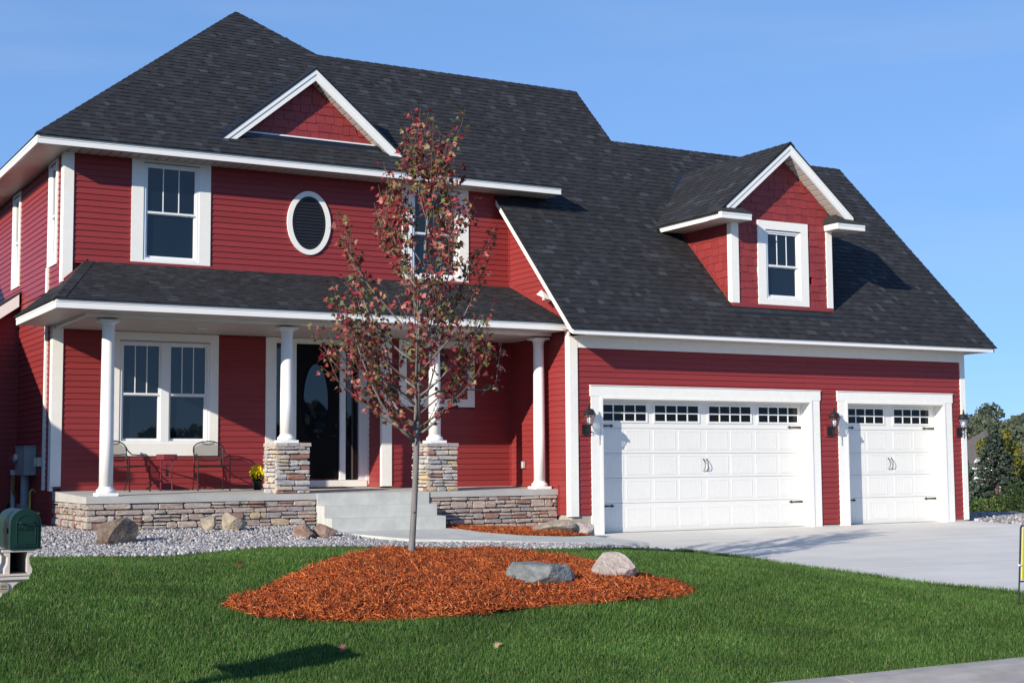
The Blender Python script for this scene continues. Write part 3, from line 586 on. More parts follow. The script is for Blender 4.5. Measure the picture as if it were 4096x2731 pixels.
# --- stone pedestals and columns
for px in (-5.71, -3.005):
    p = bx('pedestal', 'mortar', house, px + .045, px + .555, .515, 1.02, .78, 1.58)
    stone_field(ffront(.515), p, px + .01, px + .59, .80, 1.565, 'stone2', .05, (.05, .11), (.11, .30)); stone_field(fleft(px + .045), p, -1.06, -.48, .80, 1.565, 'stone2', .05, (.05, .11), (.10, .26))
    cap = MB()
    for k in range(3): cap.hexa([(px - .005 + .203 * k + .002, .455, 1.565), (px - .005 + .203 * (k + 1) - .002, .45, 1.565), (px - .005 + .203 * (k + 1) - .002, 1.06, 1.565), (px - .005 + .203 * k + .002, 1.06, 1.565), (px + .203 * k + .002, .462, 1.622), (px - .01 + .203 * (k + 1) - .002, .458, 1.62), (px - .01 + .203 * (k + 1) - .002, 1.055, 1.622), (px + .203 * k + .002, 1.055, 1.622)])
    cap.build('cap_stone', 'stone', p)
for cx, z0 in ((-8.35, .808), (-5.43, 1.622), (-2.72, 1.622), (-.62, .806)):
    h = 3.53 - z0; prof = [(.104, .14), (.1045, .14 + (h - .3) * .33), (.094, h - .13), (.094, h - .115)]
    c = MB().lathe((cx, .75, z0), prof, 32).build('column', 'column', house, True)
    MB().lathe((cx, .75, z0), [(.14, .045), (.147, .06), (.147, .085), (.135, .105), (.118, .108), (.118, .122), (.108, .135), (.104, .142)], 32).build('column_base', 'column', c, True)
    MB().box(cx - .155, cx + .155, .595, .905, z0, z0 + .046).build('plinth', 'column', c)
    MB().lathe((cx, .75, z0), [(.094, h - .118), (.103, h - .112), (.103, h - .098), (.097, h - .09), (.12, h - .06), (.135, h - .05), (.135, h - .045)], 32).build('capital', 'column', c, True)
    b = MB().box(cx - .15, cx + .15, .60, .90, z0 + h - .046, z0 + h - .012); b.build('abacus', 'column', c)
# --- porch roof
pr = MB(); 
pr.add([(-9.32,-.02,3.745),(-.43,-.02,3.745),(-.43,YU,4.617),(-8.387,YU,4.617),(-9.32,3.1,3.745),(-8.74,3.1,4.235),(-8.74,YU,4.25),(-.43,2.2,3.70),(-9.3,3.1,3.70)], [(0,1,2,3),(0,3,6,5,4)])
porch_roof = pr.build('porch_roof', 'deck', house)
VF = Fr((-9.32, -.02, 3.745), (1, 0, 0), (0, .9285, .3714), (0, -.3714, .9285))
shingles(VF, porch_roof, -.02, 2.34, lambda v: max(0, v) * .397, 8.88)
VL = Fr((-9.32, 3.1, 3.745), (0, -1, 0), (.765, 0, .643), (-.643, 0, .765))
shingles(VL, porch_roof, -.02, 1.20, lambda v: .0 if v < .74 else .96, lambda v: 3.12 - 1.788 * max(0, v))
caps(porch_roof, (-9.33, -.03, 3.75), (-8.40, 2.13, 4.612), (1, 0, 0), (-.2, 1, -.1))
fascia_x(porch_roof, -9.308, -.45, 0.0, 3.60, 3.745); fascia_y(porch_roof, -9.30, .031, 3.08, 3.60, 3.745)
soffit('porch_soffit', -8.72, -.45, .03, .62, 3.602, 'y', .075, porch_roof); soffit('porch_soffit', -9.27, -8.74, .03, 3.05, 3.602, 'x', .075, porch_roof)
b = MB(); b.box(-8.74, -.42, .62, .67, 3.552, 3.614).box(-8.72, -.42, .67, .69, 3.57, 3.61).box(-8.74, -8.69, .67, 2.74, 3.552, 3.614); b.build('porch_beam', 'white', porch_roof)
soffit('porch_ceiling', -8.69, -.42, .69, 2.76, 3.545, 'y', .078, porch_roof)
for lx in (-6.55, -3.9): MB().lathe((lx, 1.75, 3.545), [(.075, 0), (.08, -.008), (.055, -.012), (.05, -.002)][::-1], 20).build('recessed_light', 'vinyl', porch_roof)
MB().box(-9.29, -8.75, 3.05, 3.085, 3.602, 3.72).build('fascia_return', 'fascia', porch_roof)
# --- hip roof over the main block
HX0, HX1, HY, HZ, HR = -9.33, .45, 1.595, 6.535, 4.89
ap = ((HX0 + HX1) / 2, HY + HR, HZ + HR * .8333)
b = MB(); b.add([(HX0,HY,HZ-.01),(HX1,HY,HZ-.01),(HX1,HY+9.78,HZ-.01),(HX0,HY+9.78,HZ-.01),(ap[0],ap[1],ap[2]-.01)], [(0,1,4),(1,2,4),(2,3,4),(3,0,4),(3,2,1,0)])
hip = b.build('hip_roof', 'deck', house)
FH = Fr((HX0, HY, HZ), (1, 0, 0), (0, .7682, .6402), (0, -.6402, .7682))
shingles(FH, hip, -.02, 6.36, lambda v: max(0, v) * .7682, lambda v: 9.78 - max(0, v) * .7682)
lerp = lambda a, f: tuple(a[i] + (ap[i] - a[i]) * f for i in range(3))
caps(hip, (HX0, HY, HZ), lerp((HX0, HY, HZ), .975), (.75, 0, .0), (0, .75, 0), .17); caps(hip, (HX1, HY, HZ), lerp((HX1, HY, HZ), .985), (-.8, -.0, .0), (0, .8, 0), .10, up=(0, 0, .012))
fascia_x(hip, -9.31, .428, 1.624, 6.389, 6.528); fascia_y(hip, -9.302, 1.655, 11.3, 6.389, 6.528); fascia_y(hip, .42, 1.655, 4.0, 6.40, 6.528, 1)
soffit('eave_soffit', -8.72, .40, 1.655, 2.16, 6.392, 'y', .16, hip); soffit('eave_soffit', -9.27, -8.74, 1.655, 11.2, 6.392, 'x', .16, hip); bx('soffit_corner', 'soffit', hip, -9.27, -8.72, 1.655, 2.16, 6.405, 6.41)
# --- decorative gable on the hip roof
gy, gz, gx0, gh = 2.0, 8.335, -4.445, 1.785
gab = MB()
for s in (-1, 1):
    # sloped roof slab from the ridge down, running back into the hip roof
    e = gx0 + s * (gh + .02); gab.add([(gx0, gy - .02, gz + .0), (e, gy - .02, gz - 1.504), (e, 2.05, gz - 1.504), (gx0, 3.9, gz), (gx0, gy - .02, gz - .045), (e, gy - .02, gz - 1.549), (e, 2.05, gz - 1.549), (gx0, 3.9, gz - .045)], [(0,1,2,3),(4,7,6,5),(0,4,5,1),(1,5,6,2)])
gable = gab.build('front_gable', 'flash', house)
for s in (-1, 1):
    def q(d, y, dz): return (gx0 + s * d, y, gz - d * .8333 + dz)
    MB().hexa([q(gh, gy, -.245), q(0, gy, -.245), q(0, gy + .03, -.245), q(gh, gy + .03, -.245), q(gh, gy, -.13), q(0, gy, -.13), q(0, gy + .03, -.13), q(gh, gy + .03, -.13)]).build('rake_fascia', 'fascia', gable)
    MB().hexa([q(gh, gy - .012, -.13), q(0, gy - .012, -.13), q(0, gy + .03, -.13), q(gh, gy + .03, -.13), q(gh, gy - .012, -.046), q(0, gy - .012, -.046), q(0, gy + .03, -.046), q(gh, gy + .03, -.046)]).build('rake_fascia', 'fascia', gable)
    b = MB(); n = 17
    for k in range(n):
        d0, d1 = gh * k / n, gh * (k + 1) / n - .016; b.hexa([q(d0, gy + .03, -.235), q(d1, gy + .03, -.235), q(d1, 2.3, -.235), q(d0, 2.3, -.235), q(d0, gy + .03, -.225), q(d1, gy + .03, -.225), q(d1, 2.3, -.225), q(d0, 2.3, -.225)])
    b.build('rake_soffit', 'soffit', gable)
FGb = ffront(2.235)
MB().ext([FGb.p(gx0 - 1.36, 6.98, -.03), FGb.p(gx0 + 1.36, 6.98, -.03), FGb.p(gx0, 8.11, -.03)], (0, .5, 0)).build('gable_core', 'red', gable)
shingles(FGb, gable, 7.09, 8.09, lambda v: gx0 - (8.10 - v) * 1.2, lambda v: gx0 + (8.10 - v) * 1.2, (), .155, 'wall_shake', 'shake', .12, .30, .035, -.03, .006, (.020, .016), .006)
b = MB(); fbox(b, FGb, gx0 - 1.22, gx0 + 1.22, 7.045, 7.092, 0, .045); b.build('gable_trim', 'fascia', gable)
MB().box(gx0 - 1.3, gx0 + 1.3, 2.1, 2.24, 6.955, 7.046).build('gable_flashing', 'flash', gable)
for s in (-1, 1):   # open metal valleys
    MB().hexa([(gx0 + s * (gh + .10), 2.0, 6.862), (gx0 + s * (gh - .02), 2.0, 6.862), (gx0, 3.82, 8.375), (gx0 + s * .10, 3.82, 8.375), (gx0 + s * (gh + .10), 2.0, 6.882), (gx0 + s * (gh - .02), 2.0, 6.882), (gx0, 3.82, 8.40), (gx0 + s * .10, 3.82, 8.40)]).build('valley_flashing', 'flash', gable)
# --- garage roof: one long front slope, low ridge at right, high ridge behind the hip roof
K = 4.209; ZR1, ZR2, XR1, XR2 = 8.172, 9.59, 9.61, 3.14
yv = lambda z: z - K
b = MB()
def quadx(x0, x1, z0, z1, t=.02): b.hexa([(x0, yv(z0) + t, z0 - t), (x1, yv(z0) + t, z0 - t), (x1, yv(z1) + t, z1 - t), (x0, yv(z1) + t, z1 - t), (x0, yv(z0), z0), (x1, yv(z0), z0), (x1, yv(z1), z1), (x0, yv(z1), z1)])
zE = K - .62
quadx(-.74, XR1, zE, 6.36); quadx(-.2, XR1, 6.36, ZR1); quadx(-3.6, XR2, ZR1 + .001, ZR2); quadx(-2.0, -.2, 6.5, ZR1)
b.add([(-.74, 2 * yv(ZR1) + .6, zE), (XR1, 2 * yv(ZR1) + .6, zE), (XR1, yv(ZR1), ZR1 - .02), (-.74, yv(ZR1), ZR1 - .02)], [(0, 1, 2, 3)])
b.add([(-3.4, 2 * yv(ZR2) - 1.6, 7.9), (XR2, 2 * yv(ZR2) - 1.6, 7.9), (XR2, yv(ZR2), ZR2 - .02), (-3.4, yv(ZR2), ZR2 - .02)], [(0, 1, 2, 3)])
groof = b.build('garage_roof', 'deck', house)
s2 = math.sqrt(.5); FG = Fr((0, -.62, zE), (1, 0, 0), (0, s2, s2), (0, -s2, s2))
zv = lambda v: zE + v * s2
def Lg(v):
    z = zv(v)
    return -.745 if z < 6.37 else (.42 if z < 6.54 else ap[0] + (ap[2] - z) / .8333 - .05)
shingles(FG, groof, -.02, (ZR1 - zE) / s2, Lg, XR1 + .01, [(3.36, 5.64, .95, 2.7)])
shingles(FG, groof, (ZR1 - zE) / s2 - .0, (ZR2 - zE) / s2, Lg, XR2 + .01)
caps(groof, (XR2 - .3, yv(ZR1), ZR1), (XR1, yv(ZR1), ZR1), (0, -1, -1), (0, 1, -1)); caps(groof, (-3.3, yv(ZR2), ZR2), (XR2, yv(ZR2), ZR2), (0, -1, -1), (0, 1, -1))
fascia_x(groof, -.689, 9.569, -.6, 3.489, 3.60); soffit('eave_soffit', -.41, 9.29, -.57, 0.0, 3.496, 'y', .16, groof); soffit('eave_soffit', 9.30, 9.56, -.57, .3, 3.496, 'y', .13, groof)
MB().ext([(-.68, -.57, 3.492), (-.41, -.57, 3.492), (-.41, -.02, 3.5), (-.41, 0, 3.6), (-.68, -.2, 3.6)], (0, 0, .01)).build('soffit_end', 'red', groof)
for x, s in ((-.72, 1), (9.57, -1)):
    P = [(x, -.60, 3.488), (x, -.60, 3.588), (x, 2.15, 6.338), (x, 2.15, 6.178), (x, -.50, 3.525)] if x < 0 else [(x, -.60, 3.488), (x, -.60, 3.588), (x, 3.96, 8.14), (x, 3.96, 7.98), (x, -.50, 3.525)]
    MB().ext(P, (s * .03, 0, 0)).build('rake_fascia', 'fascia', groof)
    ye = 2.15 if x < 0 else 3.9
    xx = sorted((x + s * .03, -.41 if x < 0 else 9.29)); MB().hexa([(xx[0], -.4, 3.645), (xx[1], -.4, 3.645), (xx[1], ye, 3.645 + ye + .4), (xx[0], ye, 3.645 + ye + .4), (xx[0], -.4, 3.657), (xx[1], -.4, 3.657), (xx[1], ye, 3.657 + ye + .4), (xx[0], ye, 3.657 + ye + .4)]).build('rake_soffit', 'soffit', groof)
b = MB(); b.box(-.70, -.46, .42, .46, 4.18, 4.22).add([(-.73, .44, 4.36), (-.73, .34, 4.20), (-.52, .34, 4.16), (-.73, .62, 4.30)], [(0, 1, 2), (0, 2, 3), (0, 3, 1), (1, 3, 2)]); b.build('rake_vent', 'fascia', groof)
FP = [(FL.p(-2.15, 4.62, .0)), (FL.p(-2.15, 4.70, 0)), (FL.p(.0, 3.85, 0)), (FL.p(.0, 3.76, 0))]; MB().ext(FP, (-.032, 0, 0)).build('roof_flashing', 'red', wg)
# --- dormer
dm = empty('dormer'); dm.parent = house; FD = ffront(.03); DX, DZ = 4.5, 7.435
MB().ext([(3.32, .1, 4.2), (5.68, .1, 4.2), (5.68, .1, 6.15), (DX, .1, 7.2), (3.32, .1, 6.15)], (0, 2.2, 0)).build('dormer_core', 'red', dm)
hw = lambda v: min(1.24, (7.19 - v) * 1.2) if v > 5.9 else 1.24
shingles(FD, dm, 4.29, 7.15, lambda v: DX - hw(v), lambda v: DX + hw(v), [(3.88, 5.12, 4.2, 5.87)], .152, 'wall_shake', 'shake', .12, .30, .035, -.06, .006, (.020, .016), .006)
FDl = fleft(3.26)
shingles(FDl, dm, 4.2, 5.84, lambda v: -(v - K + .02), -.03, (), .152, 'wall_shake', 'shake', .12, .30, .035, -.06, .006, (.020, .016), .006)
fb('corner_board', 'white', dm, FD, 3.224, 3.40, 4.285, 5.83, 0, .036); fb('corner_board', 'white', dm, FD, 5.60, 5.745, 4.285, 5.83, -.03, .036)
fb('corner_board', 'white', dm, FDl, -.12, -.031, 4.30, 5.83, -.02, .036)
fb('base_flashing', 'red', dm, FD, 3.25, 5.75, 4.215, 4.285, 0, .045); MB().box(3.2, 5.82, -.16, .03, 4.03, 4.10).add([], []).build('base_flashing', 'flash', dm).hide_render = False
MB().ext([FDl.p(-.03, 4.23, .0), FDl.p(-.03, 4.31, .0), FDl.p(-1.62, 5.89, .0), FDl.p(-1.62, 5.81, .0)], (-.035, 0, 0)).build('side_flashing', 'red', dm)
ez = 5.95
b = MB()
for s in (-1, 1):
    e = DX + s * 1.80; b.add([(DX, -.29, DZ + .01), (e, -.29, DZ + .01 - 1.5), (e, DZ + .01 - 1.5 - K, DZ + .01 - 1.5), (DX, DZ - K, DZ + .01), (DX, -.29, DZ - .03), (e, -.29, DZ - 1.53), (e, DZ - 1.53 - K, DZ - 1.53), (DX, DZ - .03 - K, DZ - .03)], [(0,1,2,3),(4,7,6,5),(0,4,5,1),(1,5,6,2)])
droof = b.build('dormer_roof', 'deck', dm)
FDR = Fr((DX - 1.80, -.30, DZ - 1.485), (0, -1, 0), (.7682, 0, .6402), (-.6402, 0, .7682))
shingles(FDR, droof, -.02, 2.34, lambda v: -(DZ - 1.485 + .64 * v - K + .32), .0)
caps(droof, (DX, -.3, DZ + .01), (DX, DZ - K, DZ + .01), (-1, 0, -.83), (1, 0, -.83), .13)
for s in (-1, 1):
    def q(d, y, dz): return (DX + s * d, y, DZ - d * .8333 + dz)
    for (z0, z1, dy) in ((-.235, -.12, 0), (-.12, -.03, .012)):
        MB().hexa([q(1.58, -.27 - dy, z0), q(0, -.27 - dy, z0), q(0, -.24, z0), q(1.58, -.24, z0), q(1.58, -.27 - dy, z1), q(0, -.27 - dy, z1), q(0, -.24, z1), q(1.58, -.24, z1)]).build('rake_fascia', 'fascia', dm)
    b = MB(); n = 14
    for k in range(n):
        d0, d1 = 1.5 * k / n, 1.5 * (k + 1) / n - .016; b.hexa([q(d0, -.24, -.225), q(d1, -.24, -.225), q(d1, .05, -.225), q(d0, .05, -.225), q(d0, -.24, -.215), q(d1, -.24, -.215), q(d1, .05, -.215), q(d0, .05, -.215)])
    b.build('rake_soffit', 'soffit', dm)
    xo, xi, xw = DX + s * 1.78, DX + s * 1.07, DX + s * 1.24
    # boxed cornice return with its little hipped roof, and the long eave fascia
    x0, x1 = sorted((xo + s * .008, xi)); fascia_x(dm, x0, x1, -.38, 5.82, 5.945); MB().box(x0, x1, -.35, .03, 5.822, 5.834).build('cornice_soffit', 'soffit', dm); bx('cornice_end', 'fascia', dm, min(xi + s * .001, xi + s * .02), max(xi + s * .001, xi + s * .02), -.349, .02, 5.836, 5.944)
    fascia_y(dm, xo, -.349, 1.62, 5.82, 5.945, s); xs = sorted((xo - s * .03, xw)); soffit('eave_soffit', xs[0], xs[1], .03, 1.55, 5.822, 'x', .12, dm)
    xm = DX + s * 1.30
    MB().add([(xo + s * .03, -.41, 5.947), (xi - s * .03, -.41, 5.947), (xi - s * .03, .03, 5.947), (xo + s * .03, .03, 5.947), (xm, -.10, 6.17), (xi + s * .02, .03, 6.10), (xo - s * .18, .03, 6.17)], [(0, 1, 4), (1, 2, 5), (1, 5, 4), (0, 4, 6), (0, 6, 3), (4, 5, 6)]).build('cornice_roof', 'deck', dm)
    MB().hexa([(xo + s * .10, 1.60, 5.80), (xo - s * .02, 1.60, 5.80), (DX, 3.22, 7.42), (DX + s * .12, 3.22, 7.42), (xo + s * .10, 1.58, 5.835), (xo - s * .02, 1.58, 5.835), (DX, 3.20, 7.455), (DX + s * .12, 3.20, 7.455)]).build('valley_flashing', 'flash', dm)
flush_pieces(house)

# ------------------------------------------------------------------ ground cover
rs = np.random.RandomState(11)
BED = [(-9.78,-9.25),(-9.53,-8.9),(-9.14,-8.4),(-8.6,-7.9),(-8.17,-7.5),(-7.62,-7.0),(-7.05,-6.45),(-6.32,-6.0),(-5.3,-5.9),(-4.85,-6.5),(-4.75,-7.5),(-4.70,-8.4),(-4.6,-9.0),(-4.72,-9.5),(-5.2,-9.78),(-6.1,-9.9),(-6.88,-9.98),(-7.68,-10.18),(-8.79,-10.05),(-9.6,-9.7)]
BC = (-7.1, -8.2)
BED2 = [(-2.95,.5),(-2.95,-.55),(-2.75,-1.0),(-2.26,-1.44),(-1.3,-1.28),(-.55,-.83),(-.22,-.3),(-.02,-.0),(-.35,.05),(-.42,.5)]
GRAVEL = [(-11.5,3.4),(-11.5,-5.0),(-10.4,-5.2),(-9.2,-5.1),(-7.9,-5.0),(-7.1,-5.3),(-4.6,-5.2),(-3.5,-4.9),(-2.6,-4.4),(-1.6,-3.75),(-.6,-3.45),(-1.05,-3.2),(-2.0,-3.22),(-3.16,-3.02),(-4.62,-2.32),(-5.02,-.95),(-5.03,.5),(-8.7,.5),(-8.74,3.4)]
GRAVEL2 = [(9.45,.5),(9.6,-1.5),(9.75,-4),(11.5,-4),(12.6,-.5),(13.0,2.5),(9.4,3.0)]
LAWN = [(-15,-12.96),(-15,-4.9),(-10.4,-5.25),(-9.2,-5.15),(-7.9,-5.05),(-7.1,-5.35),(-4.6,-5.25),(-3.5,-4.95),(-2.6,-4.45),(-1.6,-3.8),(-.62,-3.5),(-.53,-5.8),(-.45,-7.8),(-.08,-9.6),(-.03,-12.96)]
def edge_dist(x, y, P):
    d = np.full(np.shape(x), 9e9)
    for i in range(len(P)):
        a = np.array(P[i]); e = np.array(P[(i + 1) % len(P)]) - a; L2 = e @ e
        t = np.clip(((x - a[0]) * e[0] + (y - a[1]) * e[1]) / L2, 0, 1); d = np.minimum(d, np.hypot(x - a[0] - t * e[0], y - a[1] - t * e[1]))
    return d
def bed_z(x, y): return T(x, y) + .035 * np.clip(edge_dist(x, y, BED) / .45, 0, 1) ** .6 + .015 * np.sin(3.1 * x + 1.3 * y) + .012 * np.sin(2.3 * y - 4.1 * x) + .011 * np.sin(11 * x + 4 * np.sin(3 * y)) * np.sin(9 * y + 3 * np.sin(4 * x))
def bed2_z(x, y): return np.interp(x, [-3, -2.3, -1.3, -.5, 0], [.16, .10, .055, .03, .0]) + .05 * np.clip(edge_dist(x, y, BED2) / .3, 0, 1) + np.clip(y + .4, 0, 1) * .06
def gravel_z(x, y): return T(x, y) + .012
def sample(P, n):
    a = np.array(P); lo, hi = a.min(0), a.max(0); out = np.zeros((0, 2))
    while len(out) < n:
        q = lo + rs.rand(n, 2) * (hi - lo); out = np.vstack([out, q[inpoly(q[:, 0], q[:, 1], P)]])
    return out[:n]
def scatter(name, base_v, base_f, pos, rot, scl, mat, jit=0.0):
    """joined copies of one small shape; rot (n,3,3), scl (n,3)"""
    n, k = len(pos), len(base_v); V = np.repeat(base_v[None], n, 0)
    if jit: V = V * (1 + rs.uniform(-jit, jit, V.shape))
    V = V * scl[:, None, :]; V = np.einsum('nij,nkj->nki', rot, V) + pos[:, None, :]
    F = (base_f[None] + (np.arange(n) * k)[:, None, None]).reshape(-1, base_f.shape[1]); return np_mesh(name, V.reshape(-1, 3), F, mat)
def rotm(az, tilt, roll):
    ca, sa, ct, st_, cr, sr = np.cos(az), np.sin(az), np.cos(tilt), np.sin(tilt), np.cos(roll), np.sin(roll); z = np.zeros_like(az); o = np.ones_like(az)
    A = np.stack([np.stack([ca, -sa, z], -1), np.stack([sa, ca, z], -1), np.stack([z, z, o], -1)], 1)
    B = np.stack([np.stack([ct, z, st_], -1), np.stack([z, o, z], -1), np.stack([-st_, z, ct], -1)], 1)
    Cc = np.stack([np.stack([o, z, z], -1), np.stack([z, cr, -sr], -1), np.stack([z, sr, cr], -1)], 1)
    return A @ B @ Cc
ph = (1 + 5 ** .5) / 2
ICO_V = np.array([(-1,ph,0),(1,ph,0),(-1,-ph,0),(1,-ph,0),(0,-1,ph),(0,1,ph),(0,-1,-ph),(0,1,-ph),(ph,0,-1),(ph,0,1),(-ph,0,-1),(-ph,0,1)], float) / 1.9
ICO_F = np.array([(0,11,5),(0,5,1),(0,1,7),(0,7,10),(0,10,11),(1,5,9),(5,11,4),(11,10,2),(10,7,6),(7,1,8),(3,9,4),(3,4,2),(3,2,6),(3,6,8),(3,8,9),(4,9,5),(2,4,11),(6,2,10),(8,6,7),(9,8,1)])
def stones(name, P, n, zf, smin, smax, label):
    q = sample(P, n); s = rs.uniform(smin, smax, n); z = zf(q[:, 0], q[:, 1]) + s * rs.uniform(.1, .55, n)
    pos = np.column_stack([q, z]); o = scatter(name, ICO_V, ICO_F, pos, rotm(rs.rand(n) * 6.3, rs.rand(n) * 6.3, rs.rand(n) * 6.3), np.column_stack([s, s * rs.uniform(.6, 1, n), s * rs.uniform(.45, .8, n)]), 'gravel', .18)
    return tag(o, label, 'gravel', kind='stuff')
for nm, P in (('gravel_bed', GRAVEL), ('gravel_bed', GRAVEL2)):
    a = np.array(P); o = grid_mesh(nm, np.arange(a[:, 0].min() - .1, a[:, 0].max() + .1, .12), np.arange(a[:, 1].min() - .1, a[:, 1].max() + .1, .12), lambda x, y: gravel_z(x, y) - .006, 'gravelbed', lambda x, y, P=P: inpoly(x, y, P))
    tag(o, 'stone dust under the grey gravel ' + ('before the porch' if P is GRAVEL else 'right of the garage'), 'gravel bed', kind='structure')
stones('gravel', GRAVEL, 24000, gravel_z, .013, .034, 'grey crushed stone between the stone porch base and the lawn')
stones('gravel', GRAVEL2, 4500, gravel_z, .03, .06, 'grey crushed stone beside the right corner of the garage')
# mulch
CH_V = np.array([(-.5,0,0),(-.05,-.5,.05),(.1,.5,0),(.5,.05,.1),(0,0,.6)], float)
CH_F = np.array([(0,1,4),(1,3,4),(3,2,4),(2,0,4),(0,2,1),(1,2,3)])
def mulch(name, P, n, zf, label, long_=(.022, .075)):
    a = np.array(P); o = grid_mesh(name + '_bed', np.arange(a[:, 0].min() - .05, a[:, 0].max() + .05, .06), np.arange(a[:, 1].min() - .05, a[:, 1].max() + .05, .06), lambda x, y: zf(x, y), 'mulchbed', lambda x, y: inpoly(x, y, P))
    tag(o, 'packed fines under the ' + label, 'mulch bed', kind='structure')
    q = sample(P, n); L_ = rs.uniform(*long_, n); wd = L_ * rs.uniform(.08, .24, n); lg = rs.rand(n) < .20; L_ = np.where(lg, rs.uniform(.08, .17, n), L_); wd = np.where(lg, rs.uniform(.007, .018, n), wd)
    pos = np.column_stack([q, zf(q[:, 0], q[:, 1]) + rs.uniform(0, .03, n)])
    o = scatter(name, CH_V, CH_F, pos, rotm(rs.rand(n) * 6.3, rs.normal(0, .55, n), rs.normal(0, .8, n)), np.column_stack([L_, wd, wd * .8]), 'mulch', .15); return tag(o, label, 'mulch', kind='stuff')
mulch('tree_mulch', BED, 105000, bed_z, 'orange brown cedar mulch mounded round the young maple')
mulch('porch_mulch', BED2, 16000, bed2_z, 'orange brown cedar mulch beside the porch steps')
# lawn blades
def grass(name, P, n, hmin, hmax, label, excl=(), wid=.0035, mat='grass'):
    q = sample(P, n)
    for E_ in excl: q = q[~inpoly(q[:, 0], q[:, 1], E_)]
    # thin out with distance from the camera
    d = np.hypot(q[:, 0] - CAM[0], q[:, 1] - CAM[1]); q = q[rs.rand(len(q)) < np.clip((11.5 / d) ** 1.2, .25, 1)]; n = len(q)
    d = np.hypot(q[:, 0] - CAM[0], q[:, 1] - CAM[1])
    patch = .5 + .25 * np.sin(1.9 * q[:, 0] + .7 * q[:, 1]) + .25 * np.sin(2.7 * q[:, 1] - 1.3 * q[:, 0] + 2) ; h = rs.uniform(hmin, hmax, n) * (.8 + .35 * patch)
    az = rs.rand(n) * 6.283; lean = rs.uniform(.1, .9, n) * h; wd = wid * rs.uniform(.6, 1.3, n) * np.clip(d / 11, 1, 2)
    dx, dy = np.cos(az), np.sin(az); fa = az + 1.57 + rs.normal(0, .6, n); wx, wy = np.cos(fa) * wd, np.sin(fa) * wd
    z = T(q[:, 0], q[:, 1]) - .012
    b0 = np.column_stack([q[:, 0] - wx, q[:, 1] - wy, z]); b1 = np.column_stack([q[:, 0] + wx, q[:, 1] + wy, z])
    tp = np.column_stack([q[:, 0] + dx * lean, q[:, 1] + dy * lean, z + h])
    V = np.stack([b0, b1, tp], 1).reshape(-1, 3); F = np.arange(n * 3).reshape(-1, 3)
    return tag(np_mesh(name, V, F, mat), label, 'grass', kind='stuff')
BEDX = [(BC[0] + (x - BC[0]) * .985, BC[1] + (y - BC[1]) * .985) for x, y in BED]
grass('lawn_grass', LAWN, 1000000, .026, .058, 'mown green lawn in front of the house', (BEDX,))
EDGE1 = [(-.75,-3.5),(-.62,-5.8),(-.55,-7.8),(-.2,-9.6),(-.15,-12.85),(.04,-12.9),(.0,-9.6),(-.40,-7.8),(-.48,-5.8),(-.5,-3.45)]
grass('drive_edge_grass', EDGE1, 16000, .05, .10, 'longer grass fringe leaning over the driveway edge')

# ------------------------------------------------------------------ boulders
def boulder(loc, size, rz, mat, label, seed, cuts=9, sub=3):
    import bmesh
    bm = bmesh.new(); bmesh.ops.create_icosphere(bm, subdivisions=sub, radius=1.0); r2 = random.Random(seed)
    pl = [(Vector((r2.gauss(0, 1), r2.gauss(0, 1), r2.gauss(0, .8))).normalized(), r2.uniform(.5, .8)) for _ in range(cuts + 5)]
    for v in bm.verts:
        p = v.co.copy()
        for n_, d_ in pl:
            e = p.dot(n_) - d_
            if e > 0: p -= n_ * e
        p *= 1.15 + r2.uniform(-.02, .02); p += Vector((math.sin(7 * p.y + seed), math.sin(6 * p.z + 2 * seed), math.sin(8 * p.x))) * .012
        v.co = Vector((p.x * size[0], p.y * size[1], p.z * size[2]))
    me = bpy.data.meshes.new('boulder'); bm.to_mesh(me); bm.free(); me.materials.append(M[mat])
    o = bpy.data.objects.new('boulder', me); col.objects.link(o); o.location = loc; o.rotation_euler = (r2.uniform(-.15, .15), r2.uniform(-.15, .15), rz)
    return tag(o, label, 'boulder', 'landscape boulders')
boulder((-8.85, -1.75, .29), (.36, .28, .26), .45, 'rockbrown', 'large brown angular boulder on gravel by the porch corner', 3)
boulder((-6.98, -.12, .38), (.15, .13, .15), .3, 'rocktan', 'small upright tan boulder against the stone base, left of a pair', 5)
boulder((-6.68, -.32, .38), (.21, .17, .17), -.2, 'rocktan', 'rounded pale tan boulder against the stone base, right of a pair', 8)
boulder((-6.08, -1.80, .25), (.23, .2, .15), .8, 'rockred', 'reddish brown boulder on gravel beside the walk', 12)
boulder((-5.80, -1.78, .25), (.22, .18, .16), -.4, 'rockred', 'split reddish boulder leaning on its neighbour by the walk', 14)
boulder((-1.22, -.62, .15), (.42, .22, .17), -.1, 'rocktan', 'long pale boulder in the mulch at the garage corner', 21)
boulder((-.62, -.66, .10), (.28, .2, .17), -.3, 'rockpink', 'short boulder with a dark side below the white corner board', 23)
boulder((-6.36, -8.98, .09), (.32, .28, .24), -.1, 'rockslate', 'flat dark grey slate boulder in the tree mulch', 31, 8)
boulder((-5.36, -8.78, .05), (.28, .23, .24), .25, 'rockpink', 'pale pink boulder in the mulch nearest the driveway', 34, 8)

